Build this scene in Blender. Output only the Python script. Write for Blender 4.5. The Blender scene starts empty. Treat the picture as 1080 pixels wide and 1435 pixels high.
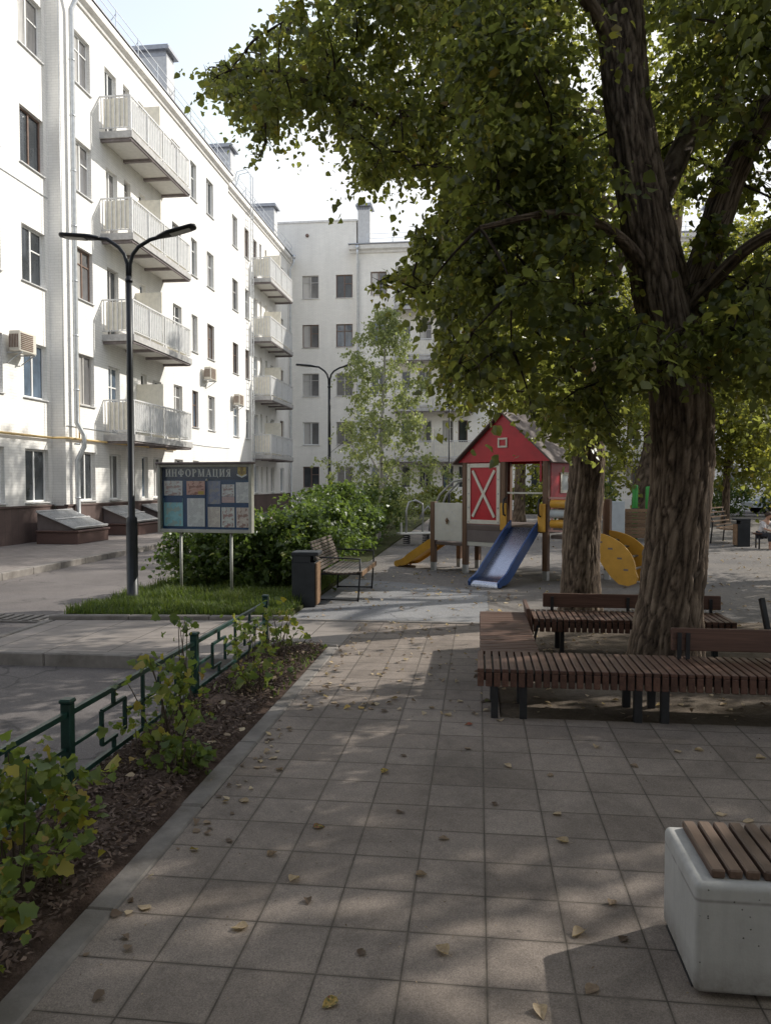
import bpy, bmesh, math, random
import numpy as np
from mathutils import Vector, Matrix, noise as mnoise

random.seed(11)
RNG = np.random.default_rng(5)
SC = bpy.context.scene
COL = SC.collection
R = math.radians
PI = math.pi

# ------------------------------------------------------------------ materials
class NT:
    """tiny node-tree helper"""
    def __init__(s, name):
        s.m = bpy.data.materials.new(name); s.m.use_nodes = True
        s.t = s.m.node_tree; s.t.nodes.clear()
        s.out = s.n('ShaderNodeOutputMaterial')
    def n(s, typ, ins=None, **kw):
        nd = s.t.nodes.new(typ)
        for k, v in kw.items(): setattr(nd, k, v)
        for k, v in (ins or {}).items():
            if isinstance(v, bpy.types.NodeSocket): s.t.links.new(v, nd.inputs[k])
            else: nd.inputs[k].default_value = v
        return nd
    def coord(s, kind='Object'): return s.n('ShaderNodeTexCoord').outputs[kind]
    def mapping(s, vec, scale=(1, 1, 1), loc=(0, 0, 0), rot=(0, 0, 0)):
        return s.n('ShaderNodeMapping', {'Vector': vec, 'Scale': scale, 'Location': loc, 'Rotation': rot}).outputs[0]
    def noise(s, vec, scale, detail=4, rough=.6, dist=0):
        return s.n('ShaderNodeTexNoise', {'Vector': vec, 'Scale': scale, 'Detail': detail, 'Roughness': rough, 'Distortion': dist}).outputs[0]
    def ramp(s, fac, stops, interp='LINEAR'):
        nd = s.n('ShaderNodeValToRGB', {'Fac': fac}); cr = nd.color_ramp; cr.interpolation = interp
        while len(cr.elements) < len(stops): cr.elements.new(.5)
        for e, (p, c) in zip(cr.elements, stops):
            e.position = p; e.color = (c, c, c, 1) if not isinstance(c, tuple) else (*c, 1)
        return nd.outputs[0]
    def mix(s, fac, a, b, mode='MIX'):
        nd = s.n('ShaderNodeMix', data_type='RGBA', blend_type=mode)
        for i, v in ((0, fac), (6, a), (7, b)):
            if isinstance(v, bpy.types.NodeSocket): s.t.links.new(v, nd.inputs[i])
            else: nd.inputs[i].default_value = v if i == 0 else (*v, 1)
        return nd.outputs[2]
    def math(s, op, a, b=0.0):
        return s.n('ShaderNodeMath', {0: a, 1: b}, operation=op).outputs[0]
    def bump(s, h, strength=.3, dist=.01):
        return s.n('ShaderNodeBump', {'Height': h, 'Strength': strength, 'Distance': dist}).outputs[0]
    def principled(s, col, rough=.6, metal=0., spec=.4, normal=None, **kw):
        ins = {'Base Color': col if isinstance(col, bpy.types.NodeSocket) else (*col, 1), 'Roughness': rough, 'Metallic': metal, 'Specular IOR Level': spec}
        if normal is not None: ins['Normal'] = normal
        ins.update(kw)
        return s.n('ShaderNodeBsdfPrincipled', ins)
    def done(s, sh):
        s.t.links.new(sh.outputs[0] if hasattr(sh, 'outputs') else sh, s.out.inputs[0]); return s.m

def paint(name, col, rough=.5, metal=0., var=.12, scale=6, bump=.05, spec=.4, dirt=None):
    t = NT(name); v = t.coord()
    n = t.noise(v, scale, 6, .65); n2 = t.noise(v, scale * 9, 4, .7)
    dark = tuple(c * (1 - var * 1.6) for c in col); lite = tuple(min(1, c * (1 + var)) for c in col)
    c = t.ramp(n, [(.3, dark), (.7, lite)])
    if dirt:
        c = t.mix(t.ramp(t.noise(v, scale * .4, 6, .7), [(.48, 0.), (.72, .7)]), c, dirt)
    r = t.math('ADD', t.math('MULTIPLY', n2, .25), rough - .12)
    return t.done(t.principled(c, r, metal, spec, t.bump(n2, bump, .01)))

def m_pavers():
    t = NT('granite_pavers'); v = t.coord()
    vm = t.mapping(v, loc=(-.035, .035, 0))
    br = t.n('ShaderNodeTexBrick', {'Vector': vm, 'Color1': (.2, .2, .2, 1), 'Color2': (.8, .8, .8, 1), 'Mortar': (0, 0, 0, 1), 'Scale': 1.,
             'Mortar Size': .0032, 'Mortar Smooth': .35, 'Bias': 0., 'Brick Width': .285, 'Row Height': .28}, offset=0., squash=1.)
    fac = br.outputs['Fac']
    tile = t.ramp(br.outputs['Color'], [(.1, (.196, .162, .138)), (.9, (.280, .236, .205))])
    sp = t.n('ShaderNodeTexVoronoi', {'Vector': v, 'Scale': 260.}).outputs['Color']
    spk = t.ramp(sp, [(.15, .55), (.5, 1.), (.9, 1.5)])
    c = t.mix(.55, tile, spk, 'MULTIPLY')
    fl = t.ramp(t.noise(v, 420, 2, .5), [(.62, 0.), (.72, .55)])
    c = t.mix(fl, c, (.47, .40, .345))
    st = t.ramp(t.noise(v, 1.3, 8, .72, .6), [(.34, .52), (.52, .95), (.68, 1.12)])
    c = t.mix(.75, c, st, 'MULTIPLY')
    st2 = t.ramp(t.noise(v, 11, 5, .75), [(.38, .72), (.58, 1.)])
    c = t.mix(.4, c, st2, 'MULTIPLY')
    # scattered small dark spots (gum, tar) and grime along the joints
    vo = t.n('ShaderNodeTexVoronoi', {'Vector': v, 'Scale': 5.5, 'Randomness': 1.}).outputs['Distance']
    c = t.mix(t.ramp(vo, [(.035, .55), (.06, 0.)]), c, (.07, .06, .055))
    brw = t.n('ShaderNodeTexBrick', {'Vector': vm, 'Scale': 1., 'Mortar Size': .016, 'Mortar Smooth': 1., 'Brick Width': .285, 'Row Height': .28}, offset=0.).outputs['Fac']
    c = t.mix(t.math('MULTIPLY', brw, t.noise(v, 7, 4, .7)), c, (.1, .085, .07))
    jc = t.ramp(t.noise(v, 9, 3), [(.35, (.055, .046, .038)), (.65, (.12, .10, .082))])
    c = t.mix(fac, c, jc)
    h = t.math('SUBTRACT', t.math('MULTIPLY', t.noise(v, 300, 2), .25), t.math('MULTIPLY', fac, 1.))
    return t.done(t.principled(c, .78, 0, .3, t.bump(h, .6, .006)))

def m_slabs(name, bw, bh, base, rot=0, off=.0):
    t = NT(name); v = t.coord(); vm = t.mapping(v, rot=(0, 0, rot))
    br = t.n('ShaderNodeTexBrick', {'Vector': vm, 'Color1': (.2, .2, .2, 1), 'Color2': (.8, .8, .8, 1), 'Mortar': (0, 0, 0, 1), 'Scale': 1.,
             'Mortar Size': .006, 'Mortar Smooth': .2, 'Brick Width': bw, 'Row Height': bh}, offset=off)
    c = t.ramp(br.outputs['Color'], [(.2, tuple(x * .9 for x in base)), (.8, tuple(x * 1.08 for x in base))])
    c = t.mix(.6, c, t.ramp(t.noise(v, 2.5, 6, .7), [(.33, .7), (.65, 1.08)]), 'MULTIPLY')
    c = t.mix(.5, c, t.ramp(t.noise(v, 180, 2), [(.3, .7), (.7, 1.25)]), 'MULTIPLY')
    c = t.mix(br.outputs['Fac'], c, (.07, .06, .05))
    return t.done(t.principled(c, .8, 0, .3, t.bump(t.math('SUBTRACT', 0., br.outputs['Fac']), .4, .006)))

def m_asphalt(name, base, warm=(.16, .145, .13), patch=.5):
    t = NT(name); v = t.coord()
    c = t.ramp(t.noise(v, .7, 8, .65), [(.35, tuple(x * .8 for x in base)), (.65, tuple(x * 1.15 for x in base))])
    c = t.mix(t.math('MULTIPLY', t.ramp(t.noise(v, .35, 6, .7, .6), [(.45, 0.), (.7, 1.)]), patch), c, warm)
    g = t.n('ShaderNodeTexVoronoi', {'Vector': v, 'Scale': 150.}).outputs['Color']
    c = t.mix(.6, c, t.ramp(g, [(.1, .6), (.55, 1.), (.95, 1.55)]), 'MULTIPLY')
    cr = t.n('ShaderNodeTexVoronoi', {'Vector': t.mapping(t.n('ShaderNodeVectorMath', {0: v, 1: t.n('ShaderNodeTexNoise', {'Vector': v, 'Scale': 2.}).outputs['Color']}, operation='ADD').outputs[0]), 'Scale': .45}, feature='DISTANCE_TO_EDGE').outputs['Distance']
    c = t.mix(t.ramp(cr, [(.004, .45), (.012, 0.)]), c, (.03, .028, .026))
    return t.done(t.principled(c, .85, 0, .25, t.bump(t.noise(v, 160, 3), .5, .006)))

def m_ground(name, a, b, c3, big=.5):
    t = NT(name); v = t.coord()
    c = t.ramp(t.noise(v, big, 8, .68, .3), [(.32, a), (.5, b), (.68, c3)])
    c = t.mix(.55, c, t.ramp(t.noise(v, 22, 6, .75), [(.3, .55), (.7, 1.3)]), 'MULTIPLY')
    c = t.mix(.5, c, t.ramp(t.noise(v, 110, 3, .7), [(.3, .6), (.7, 1.35)]), 'MULTIPLY')
    h = t.math('ADD', t.noise(v, 14, 6, .7), t.math('MULTIPLY', t.noise(v, 90, 3), .5))
    return t.done(t.principled(c, .92, 0, .15, t.bump(h, .8, .02)))

def m_leaf(name, stops, transl=.42, rough=.45, tcol=(.30, .36, .05)):
    t = NT(name)
    at = t.n('ShaderNodeAttribute', attribute_name='tone').outputs['Fac']
    c = t.ramp(at, stops)
    p = t.principled(c, rough, 0, .45)
    tc = t.mix(.45, t.mix(1., c, (2.6, 2.6, 1.6), 'MULTIPLY'), tcol)
    tr = t.n('ShaderNodeBsdfTranslucent', {'Color': tc})
    mx = t.n('ShaderNodeMixShader', {0: transl, 1: p.outputs[0], 2: tr.outputs[0]})
    return t.done(mx)

def m_bark(name, lo, mid, hi):
    t = NT(name); v = t.coord()
    at = t.n('ShaderNodeAttribute', attribute_name='ridge').outputs['Fac']
    n = t.noise(t.mapping(v, (9, 9, 2.2)), 3.2, 7, .72, .5)
    f = t.math('ADD', t.math('MULTIPLY', at, .60), t.math('MULTIPLY', n, .45))
    c = t.ramp(f, [(.20, lo), (.42, mid), (.84, hi)])
    c = t.mix(.35, c, t.ramp(t.noise(v, 45, 4, .7), [(.3, .6), (.7, 1.25)]), 'MULTIPLY')
    h = t.math('ADD', n, t.math('MULTIPLY', t.noise(t.mapping(v, (30, 30, 7)), 2, 5, .7), .6))
    return t.done(t.principled(c, .9, 0, .15, t.bump(h, .9, .02)))

def m_wall(name, base, soot=.12):
    t = NT(name); v = t.coord()
    sx = t.n('ShaderNodeSeparateXYZ', {0: v})
    vm = t.n('ShaderNodeCombineXYZ', {0: t.math('ADD', sx.outputs[0], sx.outputs[1]), 1: sx.outputs[2], 2: 0.}).outputs[0]
    br = t.n('ShaderNodeTexBrick', {'Vector': vm, 'Color1': (.3, .3, .3, 1), 'Color2': (.75, .75, .75, 1), 'Mortar': (.0, .0, .0, 1), 'Scale': 1.,
             'Mortar Size': .008, 'Mortar Smooth': .4, 'Brick Width': .26, 'Row Height': .077})
    c = t.ramp(br.outputs['Color'], [(.0, tuple(x * .84 for x in base)), (.3, tuple(x * .95 for x in base)), (.75, base)])
    c = t.mix(.8, c, t.ramp(t.noise(t.mapping(v, (1, 1, .25)), 1.4, 7, .7), [(.3, 1 - soot * 2), (.62, 1.02)]), 'MULTIPLY')
    sk = t.noise(t.mapping(v, (5.5, 5.5, .28)), 1.6, 6, .7, .3); c = t.mix(t.ramp(sk, [(.55, 0.), (.78, .16)]), c, (.46, .43, .39))
    pt = t.noise(v, .55, 3, .5); c = t.mix(t.ramp(pt, [(.60, 0.), (.62, .10)]), c, (.62, .60, .57))
    low = t.n('ShaderNodeMapRange', {'Value': sx.outputs[2], 'From Min': 1., 'From Max': 3.2, 'To Min': .3, 'To Max': 0.}).outputs[0]
    c = t.mix(t.math('MULTIPLY', low, t.noise(v, 3, 5, .7)), c, (.34, .30, .26))
    h = t.math('SUBTRACT', t.math('MULTIPLY', t.noise(v, 50, 3), .3), br.outputs['Fac'])
    return t.done(t.principled(c, .75, 0, .25, t.bump(h, .45, .008)))

def m_wood(name, lo, hi, ax='X', rough=.5, wear=(.3, .25, .21), wearamt=.5):
    t = NT(name); v = t.coord()
    rnd = t.n('ShaderNodeNewGeometry').outputs['Random Per Island']
    sc = {'X': (1.5, 30, 30), 'Y': (30, 1.5, 30), 'Z': (30, 30, 1.5)}[ax]
    vv = t.n('ShaderNodeVectorMath', {0: t.mapping(v, sc), 1: t.n('ShaderNodeCombineXYZ', {0: t.math('MULTIPLY', rnd, 37.), 1: 0., 2: t.math('MULTIPLY', rnd, 11.)}).outputs[0]}, operation='ADD').outputs[0]
    n = t.noise(vv, 1.3, 6, .65, .8)
    c = t.ramp(n, [(.3, lo), (.7, hi)])
    c = t.mix(.7, c, t.ramp(rnd, [(0., .6), (1., 1.35)]), 'MULTIPLY')
    nz = t.n('ShaderNodeSeparateXYZ', {0: t.n('ShaderNodeNewGeometry').outputs['Normal']}).outputs[2]
    w = t.math('MULTIPLY', t.math('MULTIPLY', t.ramp(nz, [(.6, 0.), (.95, 1.)]), t.ramp(t.noise(v, 5, 6, .7), [(.3, .35), (.65, 1.)])), wearamt)
    c = t.mix(w, c, wear)
    return t.done(t.principled(c, rough, 0, .35, t.bump(n, .3, .004)))

def m_glass(name, col, rough=.06, spec=.7, curtain=None):
    t = NT(name); v = t.coord('Generated')
    c = t.ramp(t.noise(v, 2.2, 3, .6), [(.35, tuple(x * .7 for x in col)), (.65, tuple(min(1, x * 1.4) for x in col))])
    if curtain:
        w = t.n('ShaderNodeTexWave', {'Vector': t.mapping(v, (1, 1, .06)), 'Scale': 5., 'Distortion': 2.5, 'Detail': 2.}).outputs[0]
        k = t.ramp(w, [(.1, tuple(x * .55 for x in curtain)), (.8, curtain)])
        sx = t.n('ShaderNodeSeparateXYZ', {0: v}).outputs[0]
        c = t.mix(t.ramp(t.math('ADD', sx, t.math('MULTIPLY', t.noise(v, 1.5), .35)), [(.45, 1.), (.8, .15)]), c, k)
    return t.done(t.principled(c, rough, 0, spec))

def m_notice(name, base, ink, head=None, lines=26.):
    t = NT(name); v = t.coord('Generated')
    sx = t.n('ShaderNodeSeparateXYZ', {0: v})
    row = t.n('ShaderNodeTexWave', {'Vector': v, 'Scale': lines / 6.28, 'Distortion': 0.}, bands_direction='Z').outputs[0]
    gap = t.noise(t.mapping(v, (9, 1, lines * 1.5)), 1.5, 2)
    block = t.noise(t.mapping(v, (1.4, 1, 2.6)), 1.7, 1)
    m = t.math('MULTIPLY', t.ramp(row, [(.5, 0.), (.65, 1.)]), t.ramp(gap, [(.4, 0.), (.5, 1.)]))
    m = t.math('MULTIPLY', m, t.ramp(block, [(.42, 0.), (.48, .8)]))
    ex = t.math('MULTIPLY', t.ramp(sx.outputs[0], [(.07, 0.), (.09, 1.)]), t.ramp(sx.outputs[0], [(.91, 1.), (.93, 0.)]))
    c = t.mix(t.math('MULTIPLY', m, ex), base, ink)
    if head:
        hm = t.math('MULTIPLY', t.ramp(t.noise(t.mapping(v, (2.2, 1, 2.8)), 1.6, 2), [(.52, 0.), (.56, 1.)]), ex)
        c = t.mix(t.math('MULTIPLY', hm, .8), c, head)
    return t.done(t.principled(c, .45, 0, .4))

def m_clearglass(name):
    t = NT(name)
    fr = t.math('MULTIPLY', t.n('ShaderNodeFresnel', {'IOR': 1.45}).outputs[0], .45)
    a = t.n('ShaderNodeBsdfTransparent', {'Color': (.97, .98, .98, 1)}); b = t.n('ShaderNodeBsdfGlossy', {'Color': (1, 1, 1, 1), 'Roughness': .03})
    return t.done(t.n('ShaderNodeMixShader', {0: fr, 1: a.outputs[0], 2: b.outputs[0]}))

M = {}
M['paver'] = m_pavers()
M['xwalk'] = m_slabs('crossing_slabs', .6, .6, (0.265, 0.234, 0.212))
M['walk'] = m_slabs('footway_paving', .4, .2, (0.247, 0.218, 0.203), 0, .5)
M['road'] = m_asphalt('worn_asphalt', (0.14, 0.126, 0.122), (0.196, 0.173, 0.159), .6)
M['play'] = m_ground('playground_surface', (0.135, 0.128, 0.128), (0.202, 0.185, 0.172), (0.243, 0.215, 0.189), .28)
M['rubber'] = m_asphalt('grey_rubber', (0.22, 0.22, 0.229), (0.281, 0.267, 0.252), .6)
M['soil'] = m_ground('bare_soil', (0.0915, 0.0702, 0.0527), (0.147, 0.119, 0.0945), (0.204, 0.172, 0.14), .9)
M['earth'] = m_ground('courtyard_earth', (0.115, 0.104, 0.0864), (0.15, 0.133, 0.115), (0.173, 0.155, 0.133), .2)
M['mulchbase'] = m_ground('mulch_base', (.05, .034, .027), (.09, .062, .05), (.145, .105, .085), 6.)
M['turf'] = m_ground('turf_earth', (0.0375, 0.045, 0.015), (0.0525, 0.06, 0.0225), (0.075, 0.0675, 0.0375), 2.)
M['kerb'] = paint('kerb_concrete', (0.218, 0.199, 0.183), .85, var=.2, scale=5, bump=.3, dirt=(0.0994, 0.0829, 0.0696))
M['wall'] = m_wall('white_painted_brick', (.90, .885, .855), .09)
M['wall2'] = m_wall('cream_painted_brick', (.93, .90, .84), .06)
M['plinth'] = m_slabs('brown_plinth_tile', .3, .15, (.125, .088, .08), 0, .5)
M['white'] = paint('white_frame_paint', (.80, .80, .79), .4, var=.05)
M['brownframe'] = paint('brown_window_frame', (.20, .13, .10), .45, var=.15)
M['greyframe'] = paint('grey_window_frame', (.5, .48, .46), .45, var=.1)
M['sill'] = paint('galvanised_sill', (.62, .62, .62), .4, .3, var=.1)
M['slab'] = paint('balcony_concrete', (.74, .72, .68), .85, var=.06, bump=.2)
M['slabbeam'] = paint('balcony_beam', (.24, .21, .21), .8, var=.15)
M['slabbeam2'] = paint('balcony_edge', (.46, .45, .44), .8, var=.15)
M['rail'] = paint('balcony_rail_paint', (.66, .66, .66), .5, .1, var=.08)
M['panel'] = paint('cream_balcony_panel', (.80, .76, .66), .55, var=.08)
M['roof'] = paint('grey_roof_metal', (.36, .37, .40), .45, .4, var=.12)
M['cornice'] = paint('cornice_plaster', (.80, .78, .75), .8, var=.06, dirt=(.6, .57, .54))
M['chim'] = paint('chimney_plaster', (.60, .60, .60), .8, var=.1, bump=.2)
M['pipe'] = paint('galvanised_pipe', (.58, .60, .62), .38, .6, var=.12)
M['yellow_pipe'] = paint('yellow_gas_pipe', (.70, .50, .22), .5, var=.1)
M['g_dark'] = m_glass('dark_window_glass', (.035, .04, .045))
M['g_blue'] = m_glass('blue_window_glass', (.08, .11, .15), .04, .9)
M['g_curt'] = m_glass('curtained_window_glass', (.07, .07, .075), .08, .6, (.62, .60, .57))
M['black'] = paint('black_lamp_paint', (.022, .024, .028), .42, .2, var=.2)
M['lamp_lens'] = paint('lamp_lens', (.55, .55, .52), .3)
M['dkmetal'] = paint('dark_bench_metal', (.035, .036, .04), .5, .4, var=.25)
M['woodx'] = m_wood('bench_wood_x', (.055, .025, .018), (.125, .064, .046), 'X', wear=(.20, .135, .105), wearamt=.55)
M['woody'] = m_wood('bench_wood_y', (.055, .025, .018), (.125, .064, .046), 'Y', wear=(.20, .135, .105), wearamt=.55)
M['woodtan'] = m_wood('tan_wood', (0.144, 0.0864, 0.0504), (0.259, 0.166, 0.101), 'Y', wear=(0.302, 0.245, 0.194), wearamt=.3)
M['woodgrey'] = m_wood('weathered_grey_wood', (0.0792, 0.0612, 0.0504), (0.151, 0.122, 0.104), 'Y', wear=(0.216, 0.194, 0.173), wearamt=.7)
M['woodtop'] = m_wood('planter_slat_wood', (.06, .036, .026), (.135, .085, .06), 'Y', wear=(.19, .145, .118), wearamt=.7)
def m_concrete():
    t = NT('white_concrete'); v = t.coord(); z = t.n('ShaderNodeSeparateXYZ', {0: v}).outputs[2]
    c = t.ramp(t.noise(v, 4, 8, .7, .3), [(.3, (.36, .355, .345)), (.55, (.42, .415, .405)), (.75, (.46, .455, .44))])
    c = t.mix(.18, c, t.ramp(t.noise(t.mapping(v, (14, 14, 1.2)), 2, 5, .7), [(.35, .6), (.6, 1.05)]), 'MULTIPLY')
    pv = t.n('ShaderNodeTexVoronoi', {'Vector': v, 'Scale': 38.}); pore = t.ramp(pv.outputs['Distance'], [(.06, 1.), (.13, 0.)]); pk = t.ramp(t.n('ShaderNodeSeparateColor', {0: pv.outputs['Color']}).outputs[0], [(.70, 0.), (.75, 1.)])
    pm = t.math('MULTIPLY', pore, pk)
    c = t.mix(pm, c, (.07, .065, .06))
    low = t.n('ShaderNodeMapRange', {'Value': z, 'From Min': 0., 'From Max': .13, 'To Min': 1., 'To Max': 0.}).outputs[0]
    c = t.mix(t.math('MULTIPLY', low, t.ramp(t.noise(v, 9, 6, .7), [(.35, .2), (.65, .95)])), c, (.13, .11, .09))
    ln = t.math('MULTIPLY', t.ramp(t.math('ABSOLUTE', t.math('SUBTRACT', z, .318)), [(.002, 1.), (.006, 0.)]), t.ramp(t.noise(t.mapping(v, (3, 3, 1)), 2.2, 4), [(.42, 0.), (.55, .6)]))
    c = t.mix(ln, c, (.12, .11, .10))
    h = t.math('SUBTRACT', t.math('MULTIPLY', t.noise(v, 120, 4, .7), .3), pm)
    return t.done(t.principled(c, .85, 0, .25, t.bump(h, .6, .006)))
M['concrete'] = m_concrete()
M['fence'] = paint('green_fence_paint', (.010, .042, .034), .38, .1, var=.25, scale=12, bump=.1)
M['navy'] = paint('navy_board', (.028, .05, .115), .35, var=.15)
M['blue_board'] = paint('blue_board', (.03, .085, .20), .4, var=.1)
M['boardframe'] = paint('board_aluminium', (.36, .36, .32), .5, .15, var=.15)
M['letters'] = paint('white_lettering', (.72, .73, .74), .5, var=.03)
M['gold'] = paint('gold_emblem', (.62, .45, .09), .45, var=.1)
M['gold_dark'] = paint('gold_emblem_dark', (.28, .17, .03), .45, var=.1)
M['clear'] = m_clearglass('display_glass')
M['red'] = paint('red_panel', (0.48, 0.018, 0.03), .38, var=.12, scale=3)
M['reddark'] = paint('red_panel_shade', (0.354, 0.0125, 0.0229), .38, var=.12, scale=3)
M['cream'] = paint('cream_trim', (0.672, 0.634, 0.557), .5, var=.08)
M['post'] = m_wood('playground_post_wood', (.10, .055, .035), (.18, .105, .065), 'Z', wearamt=0.)
M['deck'] = paint('brown_deck', (.13, .10, .09), .7, var=.15)
M['yellow'] = paint('yellow_plastic', (0.62, 0.33, 0.045), .42, var=.1, scale=5)
M['blue'] = paint('blue_plastic', (0.024, 0.072, 0.228), .33, var=.12, spec=.5)
M['steel'] = paint('polished_steel', (.42, .44, .50), .27, 1., var=.06, scale=9)
M['steeldull'] = paint('dull_steel', (.45, .45, .45), .45, .8, var=.1)
M['green'] = paint('green_plastic', (.05, .30, .06), .45, var=.1)
M['pink'] = paint('pinkish_rail', (.55, .33, .30), .5, var=.1)
M['offwhite'] = paint('offwhite_panel', (0.607, 0.589, 0.534), .55, var=.06, dirt=(0.506, 0.478, 0.423))
M['greypanel'] = paint('blue_grey_panel', (.46, .50, .53), .55, var=.08)
M['bin'] = paint('bin_black', (.03, .034, .04), .55, .1, var=.2)
M['bark'] = m_bark('poplar_bark', (.018, .013, .010), (.135, .100, .075), (.33, .26, .20))
M['bark_dark'] = m_bark('dark_branch_bark', (.012, .01, .008), (.04, .03, .023), (.09, .07, .055))
M['bark_birch'] = m_bark('birch_bark', (.10, .09, .08), (.45, .43, .40), (.68, .66, .62))
LEAFSTOPS = [(0., (.034, .048, .022)), (.28, (.064, .084, .034)), (.5, (.105, .125, .042)), (.72, (.18, .18, .050)), (.9, (.24, .19, .045)), (1., (.18, .095, .035))]
M['leaf'] = m_leaf('poplar_leaves', LEAFSTOPS, .52, .36, (.46, .47, .09))
M['leaf_hi'] = m_leaf('sunny_leaves', [(0., (.035, .052, .016)), (.4, (.065, .09, .025)), (.7, (.12, .135, .035)), (1., (.24, .20, .045))], .56, .45, (.50, .46, .06))
M['leaf_bush'] = m_leaf('bush_leaves', [(0., (.035, .06, .02)), (.5, (.072, .115, .034)), (.85, (.13, .18, .05)), (1., (.24, .24, .06))], .36, .4, (.25, .33, .05))
M['leaf_birch'] = m_leaf('birch_leaves', [(0., (.13, .155, .075)), (.5, (.21, .245, .12)), (1., (.34, .35, .17))], .42, .45, (.30, .34, .10))
M['leaf_currant'] = m_leaf('currant_leaves', [(0., (.045, .080, .024)), (.45, (.095, .145, .038)), (.75, (.19, .21, .045)), (.93, (.30, .25, .04)), (1., (.22, .13, .04))], .38, .5, (.30, .34, .05))
M['grass'] = m_leaf('grass_blades', [(0., (.035, .060, .014)), (.5, (.075, .115, .024)), (1., (.16, .17, .045))], .35, .55, (.28, .36, .06))
M['dry'] = m_leaf('dry_leaves', [(0., (.06, .04, .03)), (.35, (.16, .11, .075)), (.6, (.36, .27, .18)), (.82, (.52, .43, .30)), (.9, (.45, .30, .08)), (.97, (.05, .09, .03)), (1., (.28, .06, .04))], .2, .65, (.45, .36, .2))
M['chip'] = m_leaf('bark_chips', [(0., (.035, .023, .018)), (.5, (.12, .08, .063)), (.85, (.22, .16, .13)), (1., (.36, .29, .23))], .05, .8, (.1, .07, .05))
M['stem'] = paint('shrub_stem', (.085, .065, .045), .8, var=.25, scale=20)
M['stemgreen'] = paint('green_stem', (.07, .09, .035), .7, var=.25, scale=20)
M['skin'] = paint('skin', (.50, .30, .22), .55, var=.05)
M['hair'] = paint('brown_hair', (.05, .03, .02), .6)
M['shirt_white'] = paint('white_shirt', (.62, .60, .62), .8)
M['shirt_blue'] = paint('blue_shirt', (.10, .13, .24), .8)
M['trouser'] = paint('dark_trousers', (.04, .04, .05), .8)
M['carwhite'] = paint('pale_car_paint', (.55, .60, .63), .25, .2, var=.03)
M['tyre'] = paint('tyre_rubber', (.02, .02, .02), .8)
M['brown_panel'] = paint('grey_brown_panel', (.17, .14, .135), .6, var=.1)
M['poly'] = paint('ribbed_polycarbonate', (.50, .50, .50), .28, .1, var=.15, scale=4)
M['granite'] = paint('red_granite', (.125, .075, .065), .5, var=.3, scale=40)

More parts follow.
